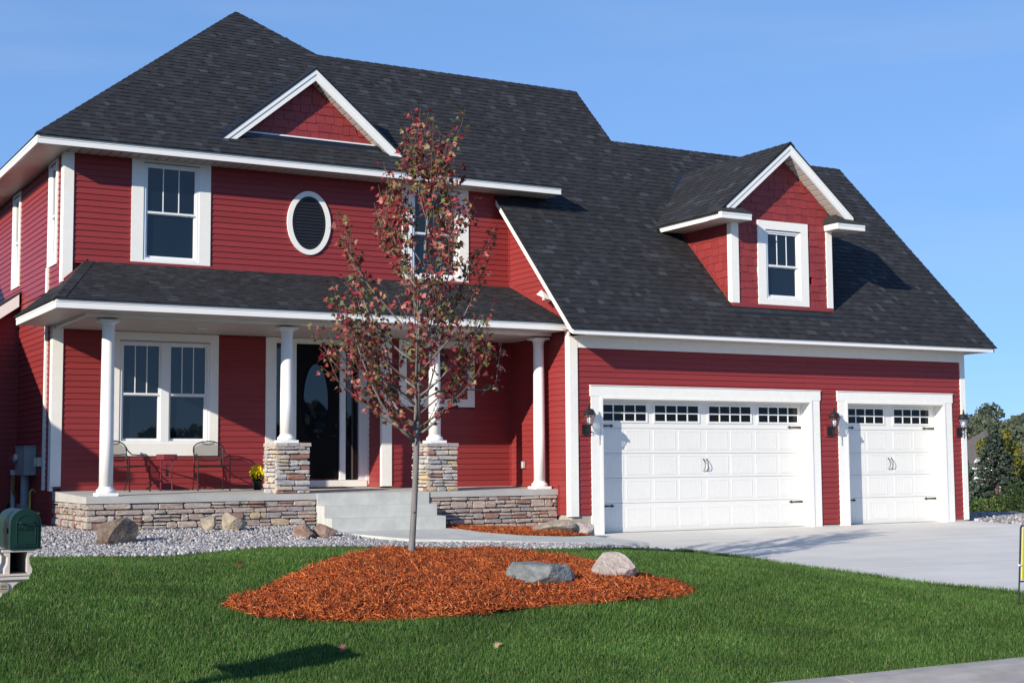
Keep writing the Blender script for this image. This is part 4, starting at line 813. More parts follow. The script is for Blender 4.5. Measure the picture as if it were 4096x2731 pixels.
# ------------------------------------------------------------------ the young maple
TB = Vector((-6.86, -7.02, .20))
tree = empty('maple_tree', TB); tag(tree, 'young maple with red and bronze autumn leaves in the mulch bed', 'tree')
tr = random.Random(5)
def axis(h): return Vector((.02 * math.sin(h * 1.9) + .038 * h + .012 * h * h * .2, .0 + .02 * math.sin(h * 1.3 + 1), h))
TH = 4.5
tk = MB(); hs = [0, .06, .25, .6, 1.0, 1.35, 1.6, 1.9, 2.3, 2.8, 3.3, 3.8, 4.3, TH]
tk.tube([axis(h) - Vector((0, 0, .06 if h == 0 else 0)) for h in hs], [.050, .040, .036, .034, .033, .033, .036, .031, .027, .023, .018, .013, .008, .003], 14)
for h, a in ((.85, .4), (1.12, 2.5), (.52, 4.2), (1.3, 5.5), (1.45, 1.2)):
    p = axis(h); d = Vector((math.cos(a), math.sin(a), .15)); tk.tube([p + d * .03, p + d * .05], [.014, .008], 7)
trunk = tk.build('trunk', 'bark', tree, True)
LEAF2D = [(0, 0), (.18, .02), (.30, -.14), (.33, .06), (.52, .10), (.40, .22), (.46, .42), (.28, .40), (.22, .52), (.13, .48), (.0, .98), (-.13, .48), (-.22, .52), (-.28, .40), (-.46, .42), (-.40, .22), (-.52, .10), (-.33, .06), (-.30, -.14), (-.18, .02)]
LV, LFc = [], []
def leaf(p, dirv, size):
    d = dirv.normalized(); u = d.cross(Vector((tr.gauss(0, 1), tr.gauss(0, 1), tr.gauss(0, 1)))).normalized(); n = d.cross(u); base = len(LV); cur = tr.uniform(-.25, .35)
    for x, y in LEAF2D: LV.append(tuple(p + u * (x * size) + d * (y * size) + n * ((abs(x) * .5 + y * y * cur) * size)))
    k = len(LEAF2D); c = len(LV); LV.append(tuple(p + d * (.3 * size)))
    for i in range(k): LFc.append((base + i, base + (i + 1) % k, c))
br = MB(); fine = MB()
def path(P, d, ln, upb, n=6, wob=.05):
    pts = [P.copy()]; d = d.normalized()
    for i in range(n):
        d = (d + Vector((tr.gauss(0, wob), tr.gauss(0, wob), upb + tr.gauss(0, wob)))).normalized(); pts.append(pts[-1] + d * (ln / n))
    return pts
ENV_H = [1.3, 1.6, 2.0, 2.5, 2.9, 3.4, 3.9, 4.3, 4.8, 5.2]; ENV_R = [.40, .72, 1.10, 1.20, 1.08, .88, .70, .50, .30, .10]
def leafy(pts, start, dens=1.0):
    tot = sum((pts[i + 1] - pts[i]).length for i in range(len(pts) - 1)); acc = 0
    for i in range(len(pts) - 1):
        sg = pts[i + 1] - pts[i]; L_ = sg.length; m = max(1, int(L_ / .0255 * dens))
        for k in range(m):
            f = (acc + L_ * k / m) / tot
            if f < start or tr.random() < .10: continue
            p = pts[i] + sg * (k / m); a = tr.uniform(0, 6.28); dd = Vector((math.cos(a), math.sin(a), tr.uniform(-.75, .55))); st_ = p + dd * tr.uniform(.015, .075)
            leaf(st_, dd + Vector((0, 0, -.25)), tr.uniform(.050, .090))
        acc += L_
az = 0.6
for k in range(29):
    h0 = 1.30 + 2.75 * (k / 28) ** 1.1; az += 2.39996 + tr.uniform(-.3, .3); P = axis(h0)
    hz = np.interp(h0 + .75, ENV_H, ENV_R) * tr.uniform(.78, 1.08)
    ln = max(.45, math.hypot(hz, 1.25 if h0 < 3 else .9) * tr.uniform(.8, 1.05)); ang = math.atan2(hz * 1.5, 1.0)
    d = Vector((math.cos(az) * math.sin(ang), math.sin(az) * math.sin(ang), math.cos(ang) * .85)); pts = path(P, d, ln, .16, 8, .05)
    r0 = .021 * (1 - (k / 40)) * tr.uniform(.75, 1.1); br.tube(pts, [r0 * (1 - .88 * i / 8) for i in range(9)], 7); leafy(pts, .30)
    for j in range(tr.randint(4, 6)):
        i = tr.randint(2, 7); a2 = az + tr.choice((-1, 1)) * tr.uniform(.3, 1.3); q = path(pts[i], Vector((math.cos(a2) * .6, math.sin(a2) * .6, tr.uniform(.45, 1.1))), tr.uniform(.28, .62), .15, 5, .07)
        fine.tube(q, [.0055, .005, .0045, .004, .003, .002], 4, False); leafy(q, .08)
for k in range(7):
    a = k * 2.4; P = axis(3.72 + .09 * k); q = path(P, Vector((math.cos(a) * .30, math.sin(a) * .30, 1)), (1.0, .7, 1.15, .6, 1.05, .7, .8)[k], .12, 6, .04); fine.tube(q, [.007, .006, .005, .004, .003, .003, .002], 5, False); leafy(q, .1)
for a, h0, ln in ((3.5, 1.33, .55), (.35, 1.38, .5), (2.75, 1.36, 1.35), (2.45, 1.5, 1.45), (3.05, 1.62, 1.4), (2.2, 1.75, 1.3), (5.6, 1.45, 1.2), (5.9, 1.6, 1.25), (2.8, 1.95, 1.25)):
    q = path(axis(h0), Vector((math.cos(a) * .9, math.sin(a) * .9, .45)), ln, .12, 5, .05); fine.tube(q, [.012, .010, .008, .006, .004, .003], 5); leafy(q, .28, .8)
    for j in range(3 if ln > 1 else 1): q2 = path(q[2 + j], Vector((math.cos(a + tr.uniform(-.9, .9)) * .6, math.sin(a + tr.uniform(-.9, .9)) * .6, .8)), tr.uniform(.3, .55), .15, 4, .06); fine.tube(q2, [.005, .0045, .004, .003, .002], 4, False); leafy(q2, .1)
q = [axis(1.75) + Vector(v) for v in ((0, 0, 0), (.25, -.05, .13), (.55, -.1, .155), (.82, -.14, .15), (.93, -.15, .22), (.96, -.15, .42), (1.0, -.16, .7))]; br.tube(q, [.014, .011, .009, .008, .007, .006, .004], 6); leafy(q[2:], .3)
br.build('limbs', 'bark', tree, True); tag(fine.build('twigs', 'twig', tree), kind='stuff')
cr = MB(); cr.v = LV; cr.f = LFc; tag(cr.build('leaves', 'leaf', tree), kind='stuff')
MB().hexa([(-.05, -.055, 1.30), (-.02, -.055, 1.30), (-.02, -.05, 1.30), (-.05, -.05, 1.30), (.0, -.055, 1.37), (.02, -.055, 1.36), (.02, -.05, 1.36), (.0, -.05, 1.37)]).build('ribbon_tag', M['mailgreen'], tree)
for i, (x, y, lab) in enumerate(((-9.9, -10.4, 'fallen maple leaf on the lawn left of the mulch tip'), (-9.3, -10.9, 'fallen maple leaf on the grass inside the mailbox shadow'), (-8.9, -7.2, 'fallen maple leaf on the lawn behind the left mulch edge'), (-8.1, -11.2, 'fallen maple leaf on the front lawn below the mulch bed'), (-2.2, -7.0, 'fallen maple leaf on the lawn near the driveway'))):
    LV, LFc = [], []; leaf(Vector((0, 0, 0)), Vector((tr.gauss(0, 1), tr.gauss(0, 1), .1)), .075)
    b = MB(); b.v = LV; b.f = LFc; o = b.build('fallen_leaf', 'leaf'); o.location = (x, y, float(T(x, y)) + .05); tag(o, lab, 'leaf', 'fallen leaves on the lawn')

# ------------------------------------------------------------------ wall lanterns
def lantern(loc, label):
    t = empty('wall_lantern', loc); tag(t, label, 'lantern', 'black carriage lanterns on the house wall')
    b = MB(); P = [(-.055, -.09), (.055, -.09), (.065, -.075), (.065, .075), (.055, .09), (-.055, .09), (-.065, .075), (-.065, -.075)]
    b.ext([(x, 0, z) for x, z in P], (0, -.022, 0)); b.build('backplate', 'black', t)
    b = MB(); b.tube([(0, -.02, .02), (.0, -.07, .02), (.0, -.12, .03), (.0, -.15, .06)], .013, 8); b.tube([(0, -.02, -.045), (0, -.06, -.05), (0, -.09, -.02), (0, -.075, .01), (0, -.05, 0)], .006, 6); b.tube([(0, -.15, -.15), (0, -.15, -.12), (0, -.15, -.10), (0, -.15, .05)], [.003, .011, .007, .012], 8); b.build('arm', 'black', t)
    cy = -.15; zb, zt, rb, rt_ = .09, .255, .052, .098
    b = MB(); b.lathe((0, cy, 0), [(.012, .04), (.03, .055), (.058, .075), (.058, .092)], 16)
    for sx in (-1, 1):
        for sy in (-1, 1): b.tube([(sx * rb * .75, cy + sy * rb * .75, zb), (sx * rt_ * .72, cy + sy * rt_ * .72, zt)], .006, 5)
    b.build('cage', 'black', t)
    b = MB(); n = 4
    pr_ = [(.118, .255), (.125, .262), (.105, .285), (.088, .325), (.072, .35), (.045, .362), (.020, .366), (.020, .385), (.028, .392), (.008, .405), (.014, .42), (.018, .432), (.004, .455)]
    b.lathe((0, cy, 0), pr_[:7], 8); b.lathe((0, cy, 0), pr_[6:], 10); b.build('hood', 'black', t)
    g = MB(); a = rb * .72; c = rt_ * .69
    g.add([(-a, cy - a, zb), (a, cy - a, zb), (a, cy + a, zb), (-a, cy + a, zb), (-c, cy - c, zt), (c, cy - c, zt), (c, cy + c, zt), (-c, cy + c, zt)], [(0, 1, 5, 4), (1, 2, 6, 5), (2, 3, 7, 6), (3, 0, 4, 7)]); g.build('glass', 'lampglass', t)
    MB().lathe((0, cy, .09), [(.014, 0), (.016, .03), (.03, .06), (.034, .085), (.027, .11), (.01, .122)], 12).build('bulb', 'bulb', t, True); return t
for x, lab in ((-.14, 'black lantern left of the wide garage door'), (5.54, 'black lantern on red siding between the two garage doors'), (9.06, 'black lantern at the right corner of the garage')):
    bx('lantern_block', 'red', wf, x - .11, x + .11, -.034, .0, 1.745, 1.965); lantern((x, -.035, 1.855), lab)
lantern((-1.93, YU - .014, 2.93), 'black lantern on the framed red panel under the porch roof')

# ------------------------------------------------------------------ porch furniture
def pz(y): return .80 + (.862 - .80) * (y - .42) / 2.48
M['mesh'] = None
mm, nt, bb = new_mat('black_expanded_metal'); vo = nt.nodes.new('ShaderNodeTexChecker'); vo.inputs['Scale'].default_value = 160; nt.links.new(coord(nt).outputs[0], vo.inputs['Vector'])
bb.inputs['Base Color'].default_value = (.012, .012, .012, 1); mp_ = nt.nodes.new('ShaderNodeMath'); mp_.operation = 'MULTIPLY_ADD'; mp_.inputs[1].default_value = .3; mp_.inputs[2].default_value = .38; nt.links.new(vo.outputs['Fac'], mp_.inputs[0]); nt.links.new(mp_.outputs[0], bb.inputs['Alpha']); M['mesh'] = mm
def chair(x, y, rz, label):
    t = empty('patio_chair', (x, y, pz(y)), rz); tag(t, label, 'chair', 'black metal porch chairs')   # faces -y locally
    w_, d_ = .27, .24
    def fr_(side):
        s = side * w_; b = MB()
        b.tube([(s, -d_, 0), (s, -d_ + .01, .2), (s, -d_ + .01, .42), (s * 1.02, -d_ + .02, .56), (s * 1.03, -d_ + .10, .61), (s * 1.03, .0, .60), (s * 1.0, .14, .61), (s * .97, .22, .68), (s * .93, .25, .74)], .011, 7); return b
    for s in (-1, 1):
        fr_(s).build('arm_frame', 'black', t)
        MB().tube([(s * w_ * .95, .27, 0), (s * w_ * .93, .20, .25), (s * w_ * .92, .20, .42), (s * w_ * .93, .25, .74)], .010, 7).build('back_leg', 'black', t)
        for yy in (-d_, .27): MB().lathe((s * w_ * (1 if yy < 0 else .95), yy, 0), [(.017, 0), (.017, .014), (.011, .02)], 8).build('foot', 'black', t)
    b = MB(); P = [(-.25, .25, .74), (-.2, .262, .79), (-.1, .272, .825), (0, .275, .835), (.1, .272, .825), (.2, .262, .79), (.25, .25, .74)]; b.tube(P, .011, 7); b.tube([(-.11, .272, .82), (-.07, .272, .785), (0, .272, .775), (.07, .272, .785), (.11, .272, .82)], .007, 6); b.tube([(-.25, .25, .74), (-.245, .235, .6), (-.235, .225, .52), (-.12, .225, .50), (0, .228, .495), (.12, .225, .50), (.235, .225, .52), (.245, .235, .6), (.25, .25, .74)], .007, 6); b.build('back_frame', 'black', t)
    b = MB(); xs = np.linspace(-.24, .24, 9); top = lambda x: .735 + .095 * (1 - (x / .25) ** 2); zb_ = .505
    b.add([(x, .236, zb_) for x in xs] + [(x, .255 + .015 * (1 - (x / .25) ** 2), top(x) - .012) for x in xs], [(i, i + 1, 10 + i, 9 + i) for i in range(8)]); b.build('back_mesh', 'mesh', t)
    b = MB(); b.tube([(-.255, -.22, .42), (.255, -.22, .42), (.25, .2, .40), (-.25, .2, .40), (-.255, -.22, .42)], .010, 6); b.build('seat_frame', 'black', t)
    b = MB(); b.hexa([(-.25, -.22, .408), (.25, -.22, .408), (.25, .2, .388), (-.25, .2, .388), (-.25, -.22, .414), (.25, -.22, .414), (.25, .2, .394), (-.25, .2, .394)]); b.build('seat', 'black', t); return t
chair(-7.62, 2.25, R(38), 'black metal porch chair behind the leftmost white column')
chair(-6.22, 2.22, R(-6), 'black metal porch chair right of the small maroon table')
t = empty('side_table', (-6.97, 2.28, pz(2.28))); tag(t, 'small maroon metal plant stand between the two porch chairs', 'table')
b = MB(); b.lathe((0, 0, 0), [(.175, .52), (.18, .525), (.18, .605), (.17, .61)], 6); b.build('table_top', 'maroon', t)
for k in range(4):
    a = k * math.pi / 2 + .5; c_, s_ = math.cos(a) * .13, math.sin(a) * .13; MB().tube([(c_ * 1.05, s_ * 1.05, 0), (c_, s_, .1), (c_, s_, .54)], .012, 6).build('leg', 'maroon', t)
    a2 = a + math.pi / 2; e = (math.cos(a2) * .13, math.sin(a2) * .13); MB().tube([(c_, s_, .14), (e[0], e[1], .14)], .009, 6).build('stretcher', 'maroon', t); MB().tube([(c_, s_, .40), ((c_ + e[0]) * .5, (s_ + e[1]) * .5, .49), (e[0], e[1], .40)], .008, 6).build('scroll_brace', 'maroon', t); MB().tube([(c_, s_, .48), ((c_ + e[0]) * .5, (s_ + e[1]) * .5, .43), (e[0], e[1], .48)], .006, 6).build('scroll_brace', 'maroon', t)
b = MB(); b.box(-.055, -.01, -.155, -.125, .24, .36); b.tube([(-.05, -.14, .36), (-.045, -.14, .44), (-.02, -.14, .44), (-.015, -.14, .36)], .006, 6); tag(b.build('padlock_box', 'black'), 'black key lockbox hanging from the maroon table', 'lockbox').location = (-6.97, 2.28, pz(2.28))
t = empty('flower_pot', (-5.44, 2.1, pz(2.1))); tag(t, 'potted yellow mums behind the left stone pedestal', 'plant pot')
MB().lathe((0, 0, 0), [(.06, 0), (.085, .13), (.095, .135), (.095, .155), (.08, .155), (.07, .12)], 16).build('pot', 'black', t, True)
def blob(name, n, c, r_, mat, parent, size, seed, cone=False):
    q = np.random.RandomState(seed); d = q.normal(size=(n, 3)); d /= np.linalg.norm(d, axis=1)[:, None]; rad = q.rand(n) ** (1 / 2.2)
    pos = np.array(c) + d * rad[:, None] * np.array(r_)
    tri = np.array([(-.5, -.3, 0), (.5, -.3, .12), (.08, .6, -.08), (-.45, .35, .1)]); s = size * q.uniform(.6, 1.3, n)
    V = np.einsum('nij,kj->nki', rotm(q.rand(n) * 6.3, q.rand(n) * 6.3, q.rand(n) * 6.3), tri) * s[:, None, None] + pos[:, None]; F = (np.array([[0, 1, 2], [0, 2, 3]])[None] + (np.arange(n) * 4)[:, None, None]).reshape(-1, 3)
    return tag(np_mesh(name, V.reshape(-1, 3), F, mat, parent), kind='stuff')
blob('foliage', 500, (0, 0, .22), (.10, .10, .11), 'foliage', t, .035, 3); blob('flowers', 620, (0, 0, .30), (.145, .145, .13), 'yellowflower', t, .036, 4)
t = empty('wall_outlet', (XG - .02, 1.62, 1.24)); tag(t, 'weatherproof outlet cover low on the red wall behind the right column', 'outlet')
MB().box(-.012, 0, -.05, .05, -.075, .075).build('plate', 'red', t); MB().box(-.05, -.013, -.035, .035, -.06, .06).build('clear_cover', 'pvc', t)

# ------------------------------------------------------------------ meter, pipes and hose on the side wall
t = empty('electric_meter', (XW - .02, 4.33, .30)); tag(t, 'grey electric meter cabinet on the side wall with conduit below', 'meter')
MB().box(-.20, 0, -.38, .38, .82, 1.31).build('cabinet', 'galv', t); MB().box(-.21, 0, -.40, .40, 1.31, 1.325).build('cabinet_top', 'galv', t)
MB().lathe((-.20, .25, 1.12), [(.10, 0), (.10, .015), (.085, .02), (.085, .09), (.075, .11)], 20, 'X').build('meter_dome', 'lampglass', t); MB().lathe((-.20, .25, 1.12), [(.075, .001), (.075, .05)], 20, 'X').build('meter_dial', 'pvc', t)
MB().tube([(-.10, .0, .0), (-.10, .0, .82)], .075, 12).build('conduit', 'galv', t); MB().box(-.17, -.02, -.12, .12, .12, .30).build('conduit_box', 'galv', t); MB().box(-.16, 0, .18, .42, .12, .32).build('splice_box', 'galv', t)
t = empty('control_box', (XW - .02, 3.6, 1.27)); tag(t, 'small cream control box between the meter and the white strip', 'box'); MB().box(-.08, 0, -.17, .17, 0, .15).build('case', 'cream', t); MB().box(-.083, -.08, -.03, .06, .04, .13).build('sticker', 'signwhite', t); MB().box(-.02, 0, -.26, -.18, -.05, .17).build('mount', 'black', t)
t = empty('backflow_pipe', (XW - .12, 5.38, .2)); tag(t, 'grey standpipe with brass valves in the shaded house corner', 'pipe')
MB().tube([(0, 0, 0), (0, 0, .88)], .045, 12).build('pipe', 'pvc', t); MB().tube([(-.01, -.10, .60), (-.01, -.10, .92)], [.04, .05], 10).build('brass_valve', 'brass', t); MB().lathe((-.01, -.10, .92), [(.07, 0), (.07, .085), (.06, .09)], 14).build('vent_cap', 'pvc', t); MB().tube([(0, 0, .58), (-.01, -.10, .60), (-.01, -.28, .58)], .022, 8).build('branch_pipe', 'brass', t); MB().tube([(0, 0, .42), (-.02, .18, .43)], .03, 8).build('hose_tap', 'brass', t)
o = MB().tube([(XW - .14, 5.58, .63), (XW - .18, 5.68, .5), (XW - .2, 5.75, .2), (XW - .22, 5.78, .05)], .018, 8).build('green_hose', 'mailgreen'); tag(o, 'dark green hose hanging from the brass tap', 'hose')
o = MB().tube([(XW - .02, 3.96, .83), (XW - .08, 3.94, .88), (XW - .12, 3.90, .82), (XW - .12, 3.88, .65), (XW - .14, 3.78, .53), (XW - .16, 3.5, .50), (XW - .16, 3.2, .50), (XW - .16, 2.95, .50)], .02, 8).build('yellow_hose', 'hoseyellow'); tag(o, 'yellow gas line curving from the wall into the stone base', 'hose')

# ------------------------------------------------------------------ mailbox
MX, MY = -12.20, -12.25; GZ = float(T(MX, MY))
t = empty('mailbox', (MX, MY, GZ)); tag(t, 'dark green arched mailbox on a beige moulded post', 'mailbox')
def arch(cx, r_, z0, zs, n=14): return [(cx - r_, z0)] + [(cx + r_ * math.cos(math.pi - math.pi * k / n), zs + r_ * math.sin(math.pi - math.pi * k / n)) for k in range(n + 1)] + [(cx + r_, z0)]
def lz(z): return z - GZ
ax = -12.056 - MX; yfr = -12.35 - MY; zb0, zsp, ra = lz(.748), lz(.902), .093
MB().ext([(x, yfr + .012, z) for x, z in arch(ax, ra - .004, zb0, zsp)], (0, .46, 0)).build('body', 'mailgreen', t)
MB().ext([(x, yfr + .0, z) for x, z in arch(ax, ra, zb0 - .004, zsp)], (0, .035, 0)).build('front_rim', 'mailgreen', t)
dr_ = MB().ext([(x, yfr - .006, z) for x, z in arch(ax, ra - .018, zb0 + .012, zsp)], (0, .012, 0)).build('door', 'mailgreen', t)
inn = arch(ax, ra - .036, zb0 + .03, zsp); b = MB(); b.tube([(x, yfr - .007, z) for x, z in inn] + [(inn[0][0], yfr - .007, inn[0][1])], .0035, 6); b.build('door_moulding', 'mailgreen', t)
b = MB(); b.tube([(ax - .045, yfr - .006, zsp + .012), (ax - .035, yfr - .03, zsp + .006), (ax + .03, yfr - .03, zsp + .006), (ax + .045, yfr - .006, zsp + .012)], .005, 6); b.build('door_pull', 'mailgreen', t)
for dx in (-.055, 0, .055): MB().lathe((ax + dx, yfr - .006, zb0 + .018), [(.004, 0), (.004, .003), (.002, .004)], 8, 'Y').build('rivet', 'mailgreen', t)
MB().box(ax - ra - .004, ax - ra + .0, yfr + .1, yfr + .25, zsp - .06, zsp - .03).build('side_band', 'mailgreen', t)
def text(name, s, size, loc, mat, parent, depth=.001):
    cu = bpy.data.curves.new('lettering', 'FONT'); cu.body = s; cu.size = size; cu.extrude = depth; cu.align_x = 'CENTER'; cu.align_y = 'CENTER'
    ob = bpy.data.objects.new('lettering_source', cu); col.objects.link(ob); dg = bpy.context.evaluated_depsgraph_get(); me = bpy.data.meshes.new_from_object(ob.evaluated_get(dg)); bpy.data.objects.remove(ob)
    me.materials.clear(); me.materials.append(M[mat]); me.transform(Matrix.Translation(loc) @ Matrix.Rotation(math.pi / 2, 4, 'X')); o = bpy.data.objects.new(name, me); col.objects.link(o); o.parent = parent; return o
text('lettering', 'U.S. MAIL', .0235, (ax, yfr - .0075, lz(.870)), 'mailgreen', t, .003)
# post: newspaper cubby, shelf, bracket with number plaque
px_ = -12.085 - MX; zc0, zc1 = lz(.596), lz(.742)
MB().box(px_ - .105, px_ + .09, yfr + .01, yfr + .44, zc1 - .012, zc1).build('box_plate', 'beige', t)
for s in (-1, 1):
    P = [(0, zc0), (.030, zc0), (.030, zc0 + .03), (.014, zc0 + .06), (.012, zc0 + .10), (.026, zc1 - .03), (.030, zc1 - .012), (0, zc1 - .012)]
    MB().ext([(px_ - .008 + s * (.052 + u), yfr + .015, z) for u, z in P], (0, .42, 0)).build('cubby_side', 'beige', t)
MB().box(px_ - .09, px_ + .075, yfr + .40, yfr + .435, zc0, zc1 - .012).build('cubby_back', 'ink', t); MB().box(px_ - .06, px_ + .044, yfr + .02, yfr + .43, zc0, zc0 + .006).build('cubby_floor', 'ink', t)
MB().box(px_ - .20, px_ + .062, yfr + .005, yfr + .44, zc0 - .012, zc0).build('shelf', 'beige', t); MB().box(px_ - .20, px_ + .057, yfr + .012, yfr + .43, zc0 - .036, zc0 - .012).build('shelf_moulding', 'beige', t)
P = [(-.20, zc0 - .036), (.028, zc0 - .036), (.028, zc0 - .045), (-.005, zc0 - .055), (-.03, zc0 - .075), (-.045, zc0 - .10), (-.062, zc0 - .115), (-.10, zc0 - .122), (-.105, zc0 - .14), (-.20, zc0 - .16)]
MB().ext([(px_ + x, yfr + .03, z) for x, z in P], (0, .05, 0)).build('bracket', 'beige', t)
MB().box(px_ - .30, px_ - .20, yfr + .02, yfr + .12, -.05, lz(.98)).build('post', 'beige', t); MB().lathe((px_ - .25, yfr + .07, lz(.98)), [(.075, 0), (.075, .02), (.04, .05), (.05, .08), (.02, .11)], 12).build('post_finial', 'beige', t)
pc = (-12.176 - MX, yfr + .026, lz(.512)); MB().lathe((pc[0], pc[1] + .003, pc[2]), [(.034, 0), (.034, .006), (.031, .007)], 32, 'Y').build('number_plaque', 'plaque', t)
text('lettering', '2975', .0165, (pc[0], pc[1] - .0045, pc[2] + .008), 'ink', t, .0005); text('lettering', '117th Ave NE', .0068, (pc[0], pc[1] - .0045, pc[2] - .008), 'ink', t, .0005)
for s in (-1, 1): MB().lathe((pc[0] + s * .028, pc[1] - .003, pc[2]), [(.0022, 0), (.0022, .002)], 8, 'Y').build('plaque_screw', 'black', t)

# ------------------------------------------------------------------ yard sign at the right edge
sx, sy = -1.19, -10.56; t = empty('yard_sign', (sx, sy, float(T(sx, sy)))); tag(t, 'yellow and dark red yard sign in a black wire frame at the right edge', 'sign')
g0 = float(T(sx, sy)); zt, zl = .54 - g0, -.055 - g0
MB().tube([(-.055, 0, -.1), (-.015, 0, zl), (.035, 0, zt - .02), (.055, 0, zt)], .009, 8).build('frame_post', 'black', t); MB().tube([(.86, 0, -.1), (.87, 0, zt - .02), (.85, 0, zt)], .009, 8).build('frame_post', 'black', t)
b = MB(); b.tube([(.05, 0, zt), (.86, 0, zt)], .009, 8); b.tube([(-.01, 0, zl - .01), (.87, 0, zl - .01)], .008, 8); b.build('frame_rail', 'black', t)
MB().hexa([(.004, -.004, zl), (.85, -.004, zl), (.85, .004, zl), (.004, .004, zl), (.052, -.004, zt - .015), (.85, -.004, zt - .015), (.85, .004, zt - .015), (.052, .004, zt - .015)]).build('sign_panel', 'signwhite', t)
MB().hexa([(.016, -.007, zl + .012), (.84, -.007, zl + .012), (.84, -.004, zl + .012), (.016, -.004, zl + .012), (.062, -.007, zt - .027), (.84, -.007, zt - .027), (.84, -.004, zt - .027), (.062, -.004, zt - .027)]).build('sign_face', 'signyellow', t)
hh_ = zt - zl
def sline(f): return .016 + .046 * f
for f0, f1, mt, e, dy in ((.04, .97, 'signred', .028, .009), (.06, .38, 'signyellow', .045, .011), (.60, .95, 'signyellow', .045, .011)):
    MB().hexa([(sline(f0) + e, -dy, zl + hh_ * f0), (.82, -dy, zl + hh_ * f0), (.82, -.007, zl + hh_ * f0), (sline(f0) + e, -.007, zl + hh_ * f0), (sline(f1) + e, -dy, zl + hh_ * f1), (.82, -dy, zl + hh_ * f1), (.82, -.007, zl + hh_ * f1), (sline(f1) + e, -.007, zl + hh_ * f1)]).build('sign_print', mt, t)
MB().box(-.012, .03, -.012, .012, zl + .16, zl + .178).build('clip', 'signwhite', t)

# ------------------------------------------------------------------ beyond the garage
def at(px, depth, py=1841): 
    d = FW * FPX + RT * (px - 2048) + UP * (1365.5 - py); return CAM + d * (depth / FPX)
def leafmass(name, parent, n, centers, size, mat, seed):
    """leaf-sized faces spread through several lobes [(cx,cy,cz,rx,ry,rz)]"""
    q = np.random.RandomState(seed); C_ = np.array(centers); wgt = C_[:, 3] * C_[:, 4] * C_[:, 5]; i = q.choice(len(C_), n, p=wgt / wgt.sum()); d = q.normal(size=(n, 3)); d /= np.linalg.norm(d, axis=1)[:, None]
    pos = C_[i, :3] + d * (q.rand(n) ** .38)[:, None] * C_[i, 3:]; tri = np.array([(-.5, -.3, 0), (.5, -.3, .12), (.08, .6, -.08), (-.45, .35, .1)]); s = size * q.uniform(.5, 1.4, n)
    V = np.einsum('nij,kj->nki', rotm(q.rand(n) * 6.3, q.rand(n) * 6.3, q.rand(n) * 6.3), tri) * s[:, None, None] + pos[:, None]; F = (np.array([[0, 1, 2], [0, 2, 3]])[None] + (np.arange(n) * 4)[:, None, None]).reshape(-1, 3)
    return tag(np_mesh(name, V.reshape(-1, 3), F, mat, parent), kind='stuff')
# spruce
p = at(3988, 66, 2040); H_ = 3.9
t = empty('spruce_tree', p); tag(t, 'dense blue green spruce standing right of the garage', 'tree')
MB().tube([(0, 0, -.6), (0, 0, H_ * .5), (0, 0, H_)], [.12, .07, .015], 8).build('trunk', 'twig', t)
q = np.random.RandomState(5); NV, NF = [], []; lim = MB()
for k in range(210):
    f = (k / 209) ** .85; z = .05 + f * (H_ - .1); a = k * 2.39996 + q.normal(0, .2); L_ = (1.62 * (1 - f) ** .8 + .06) * q.uniform(.72, 1.1)
    e = np.array([math.cos(a) * L_, math.sin(a) * L_, z - .12 * L_ + .25 * (1 - f) * 0 + .18 * L_ * q.uniform(.2, 1)]); s0 = np.array([0, 0, z]); lim.tube([s0, (s0 + e) / 2 - [0, 0, .05 * L_], e], [.015, .01, .004], 4, False)
    for j in range(int(26 * L_) + 8):
        g_ = q.uniform(.25, 1.05); c_ = s0 + (e - s0) * g_ + q.normal(0, .05, 3) * [1, 1, .7]; NV.append(c_)
lim.build('branches', 'twig', t)
NV = np.array(NV); n = len(NV); tri = np.array([(-.5, 0, 0), (.5, 0, .05), (.1, .28, -.1), (0, .1, .3)])
V = np.einsum('nij,kj->nki', rotm(q.rand(n) * 6.3, q.normal(0, .5, n), q.rand(n) * 6.3), tri) * (.17 * q.uniform(.6, 1.3, n))[:, None, None] + NV[:, None]
tag(np_mesh('needles', V.reshape(-1, 3), (np.array([[0, 1, 2], [0, 3, 1], [0, 2, 3]])[None] + (np.arange(n) * 4)[:, None, None]).reshape(-1, 3), 'conifer', t), kind='stuff')
p = at(3866, 60, 2010); t = empty('spruce_tree', p); tag(t, 'edge of a second spruce just behind the garage corner', 'tree'); MB().tube([(0, 0, -.5), (0, 0, 1.9)], [.07, .01], 6).build('trunk', 'twig', t)
leafmass('needles', t, 1500, [(0, 0, .5, .5, .5, .55), (0, 0, 1.2, .3, .3, .5), (0, 0, 1.65, .12, .12, .3)], .14, 'conifer', 8)
# yellowing tree behind the spruce
p = at(4050, 70, 2040); t = empty('yellow_tree', p); tag(t, 'slender tree with yellow green leaves behind the spruce', 'tree')
MB().tube([(0, 0, -1), (.1, 0, 2), (.15, 0, 3.8)], [.08, .05, .02], 7).build('trunk', 'twig', t)
leafmass('crown', t, 2600, [(-.6, 0, 3.0, .35, .5, .75), (-.15, .1, 3.3, .3, .4, .7), (.25, 0, 2.6, .4, .5, .7), (.4, 0, 1.6, .5, .6, .9), (-1.3, .5, 2.9, .35, .4, .6), (.1, 0, 1.0, .4, .5, .6)], .12, 'yellowfoliage', 12)
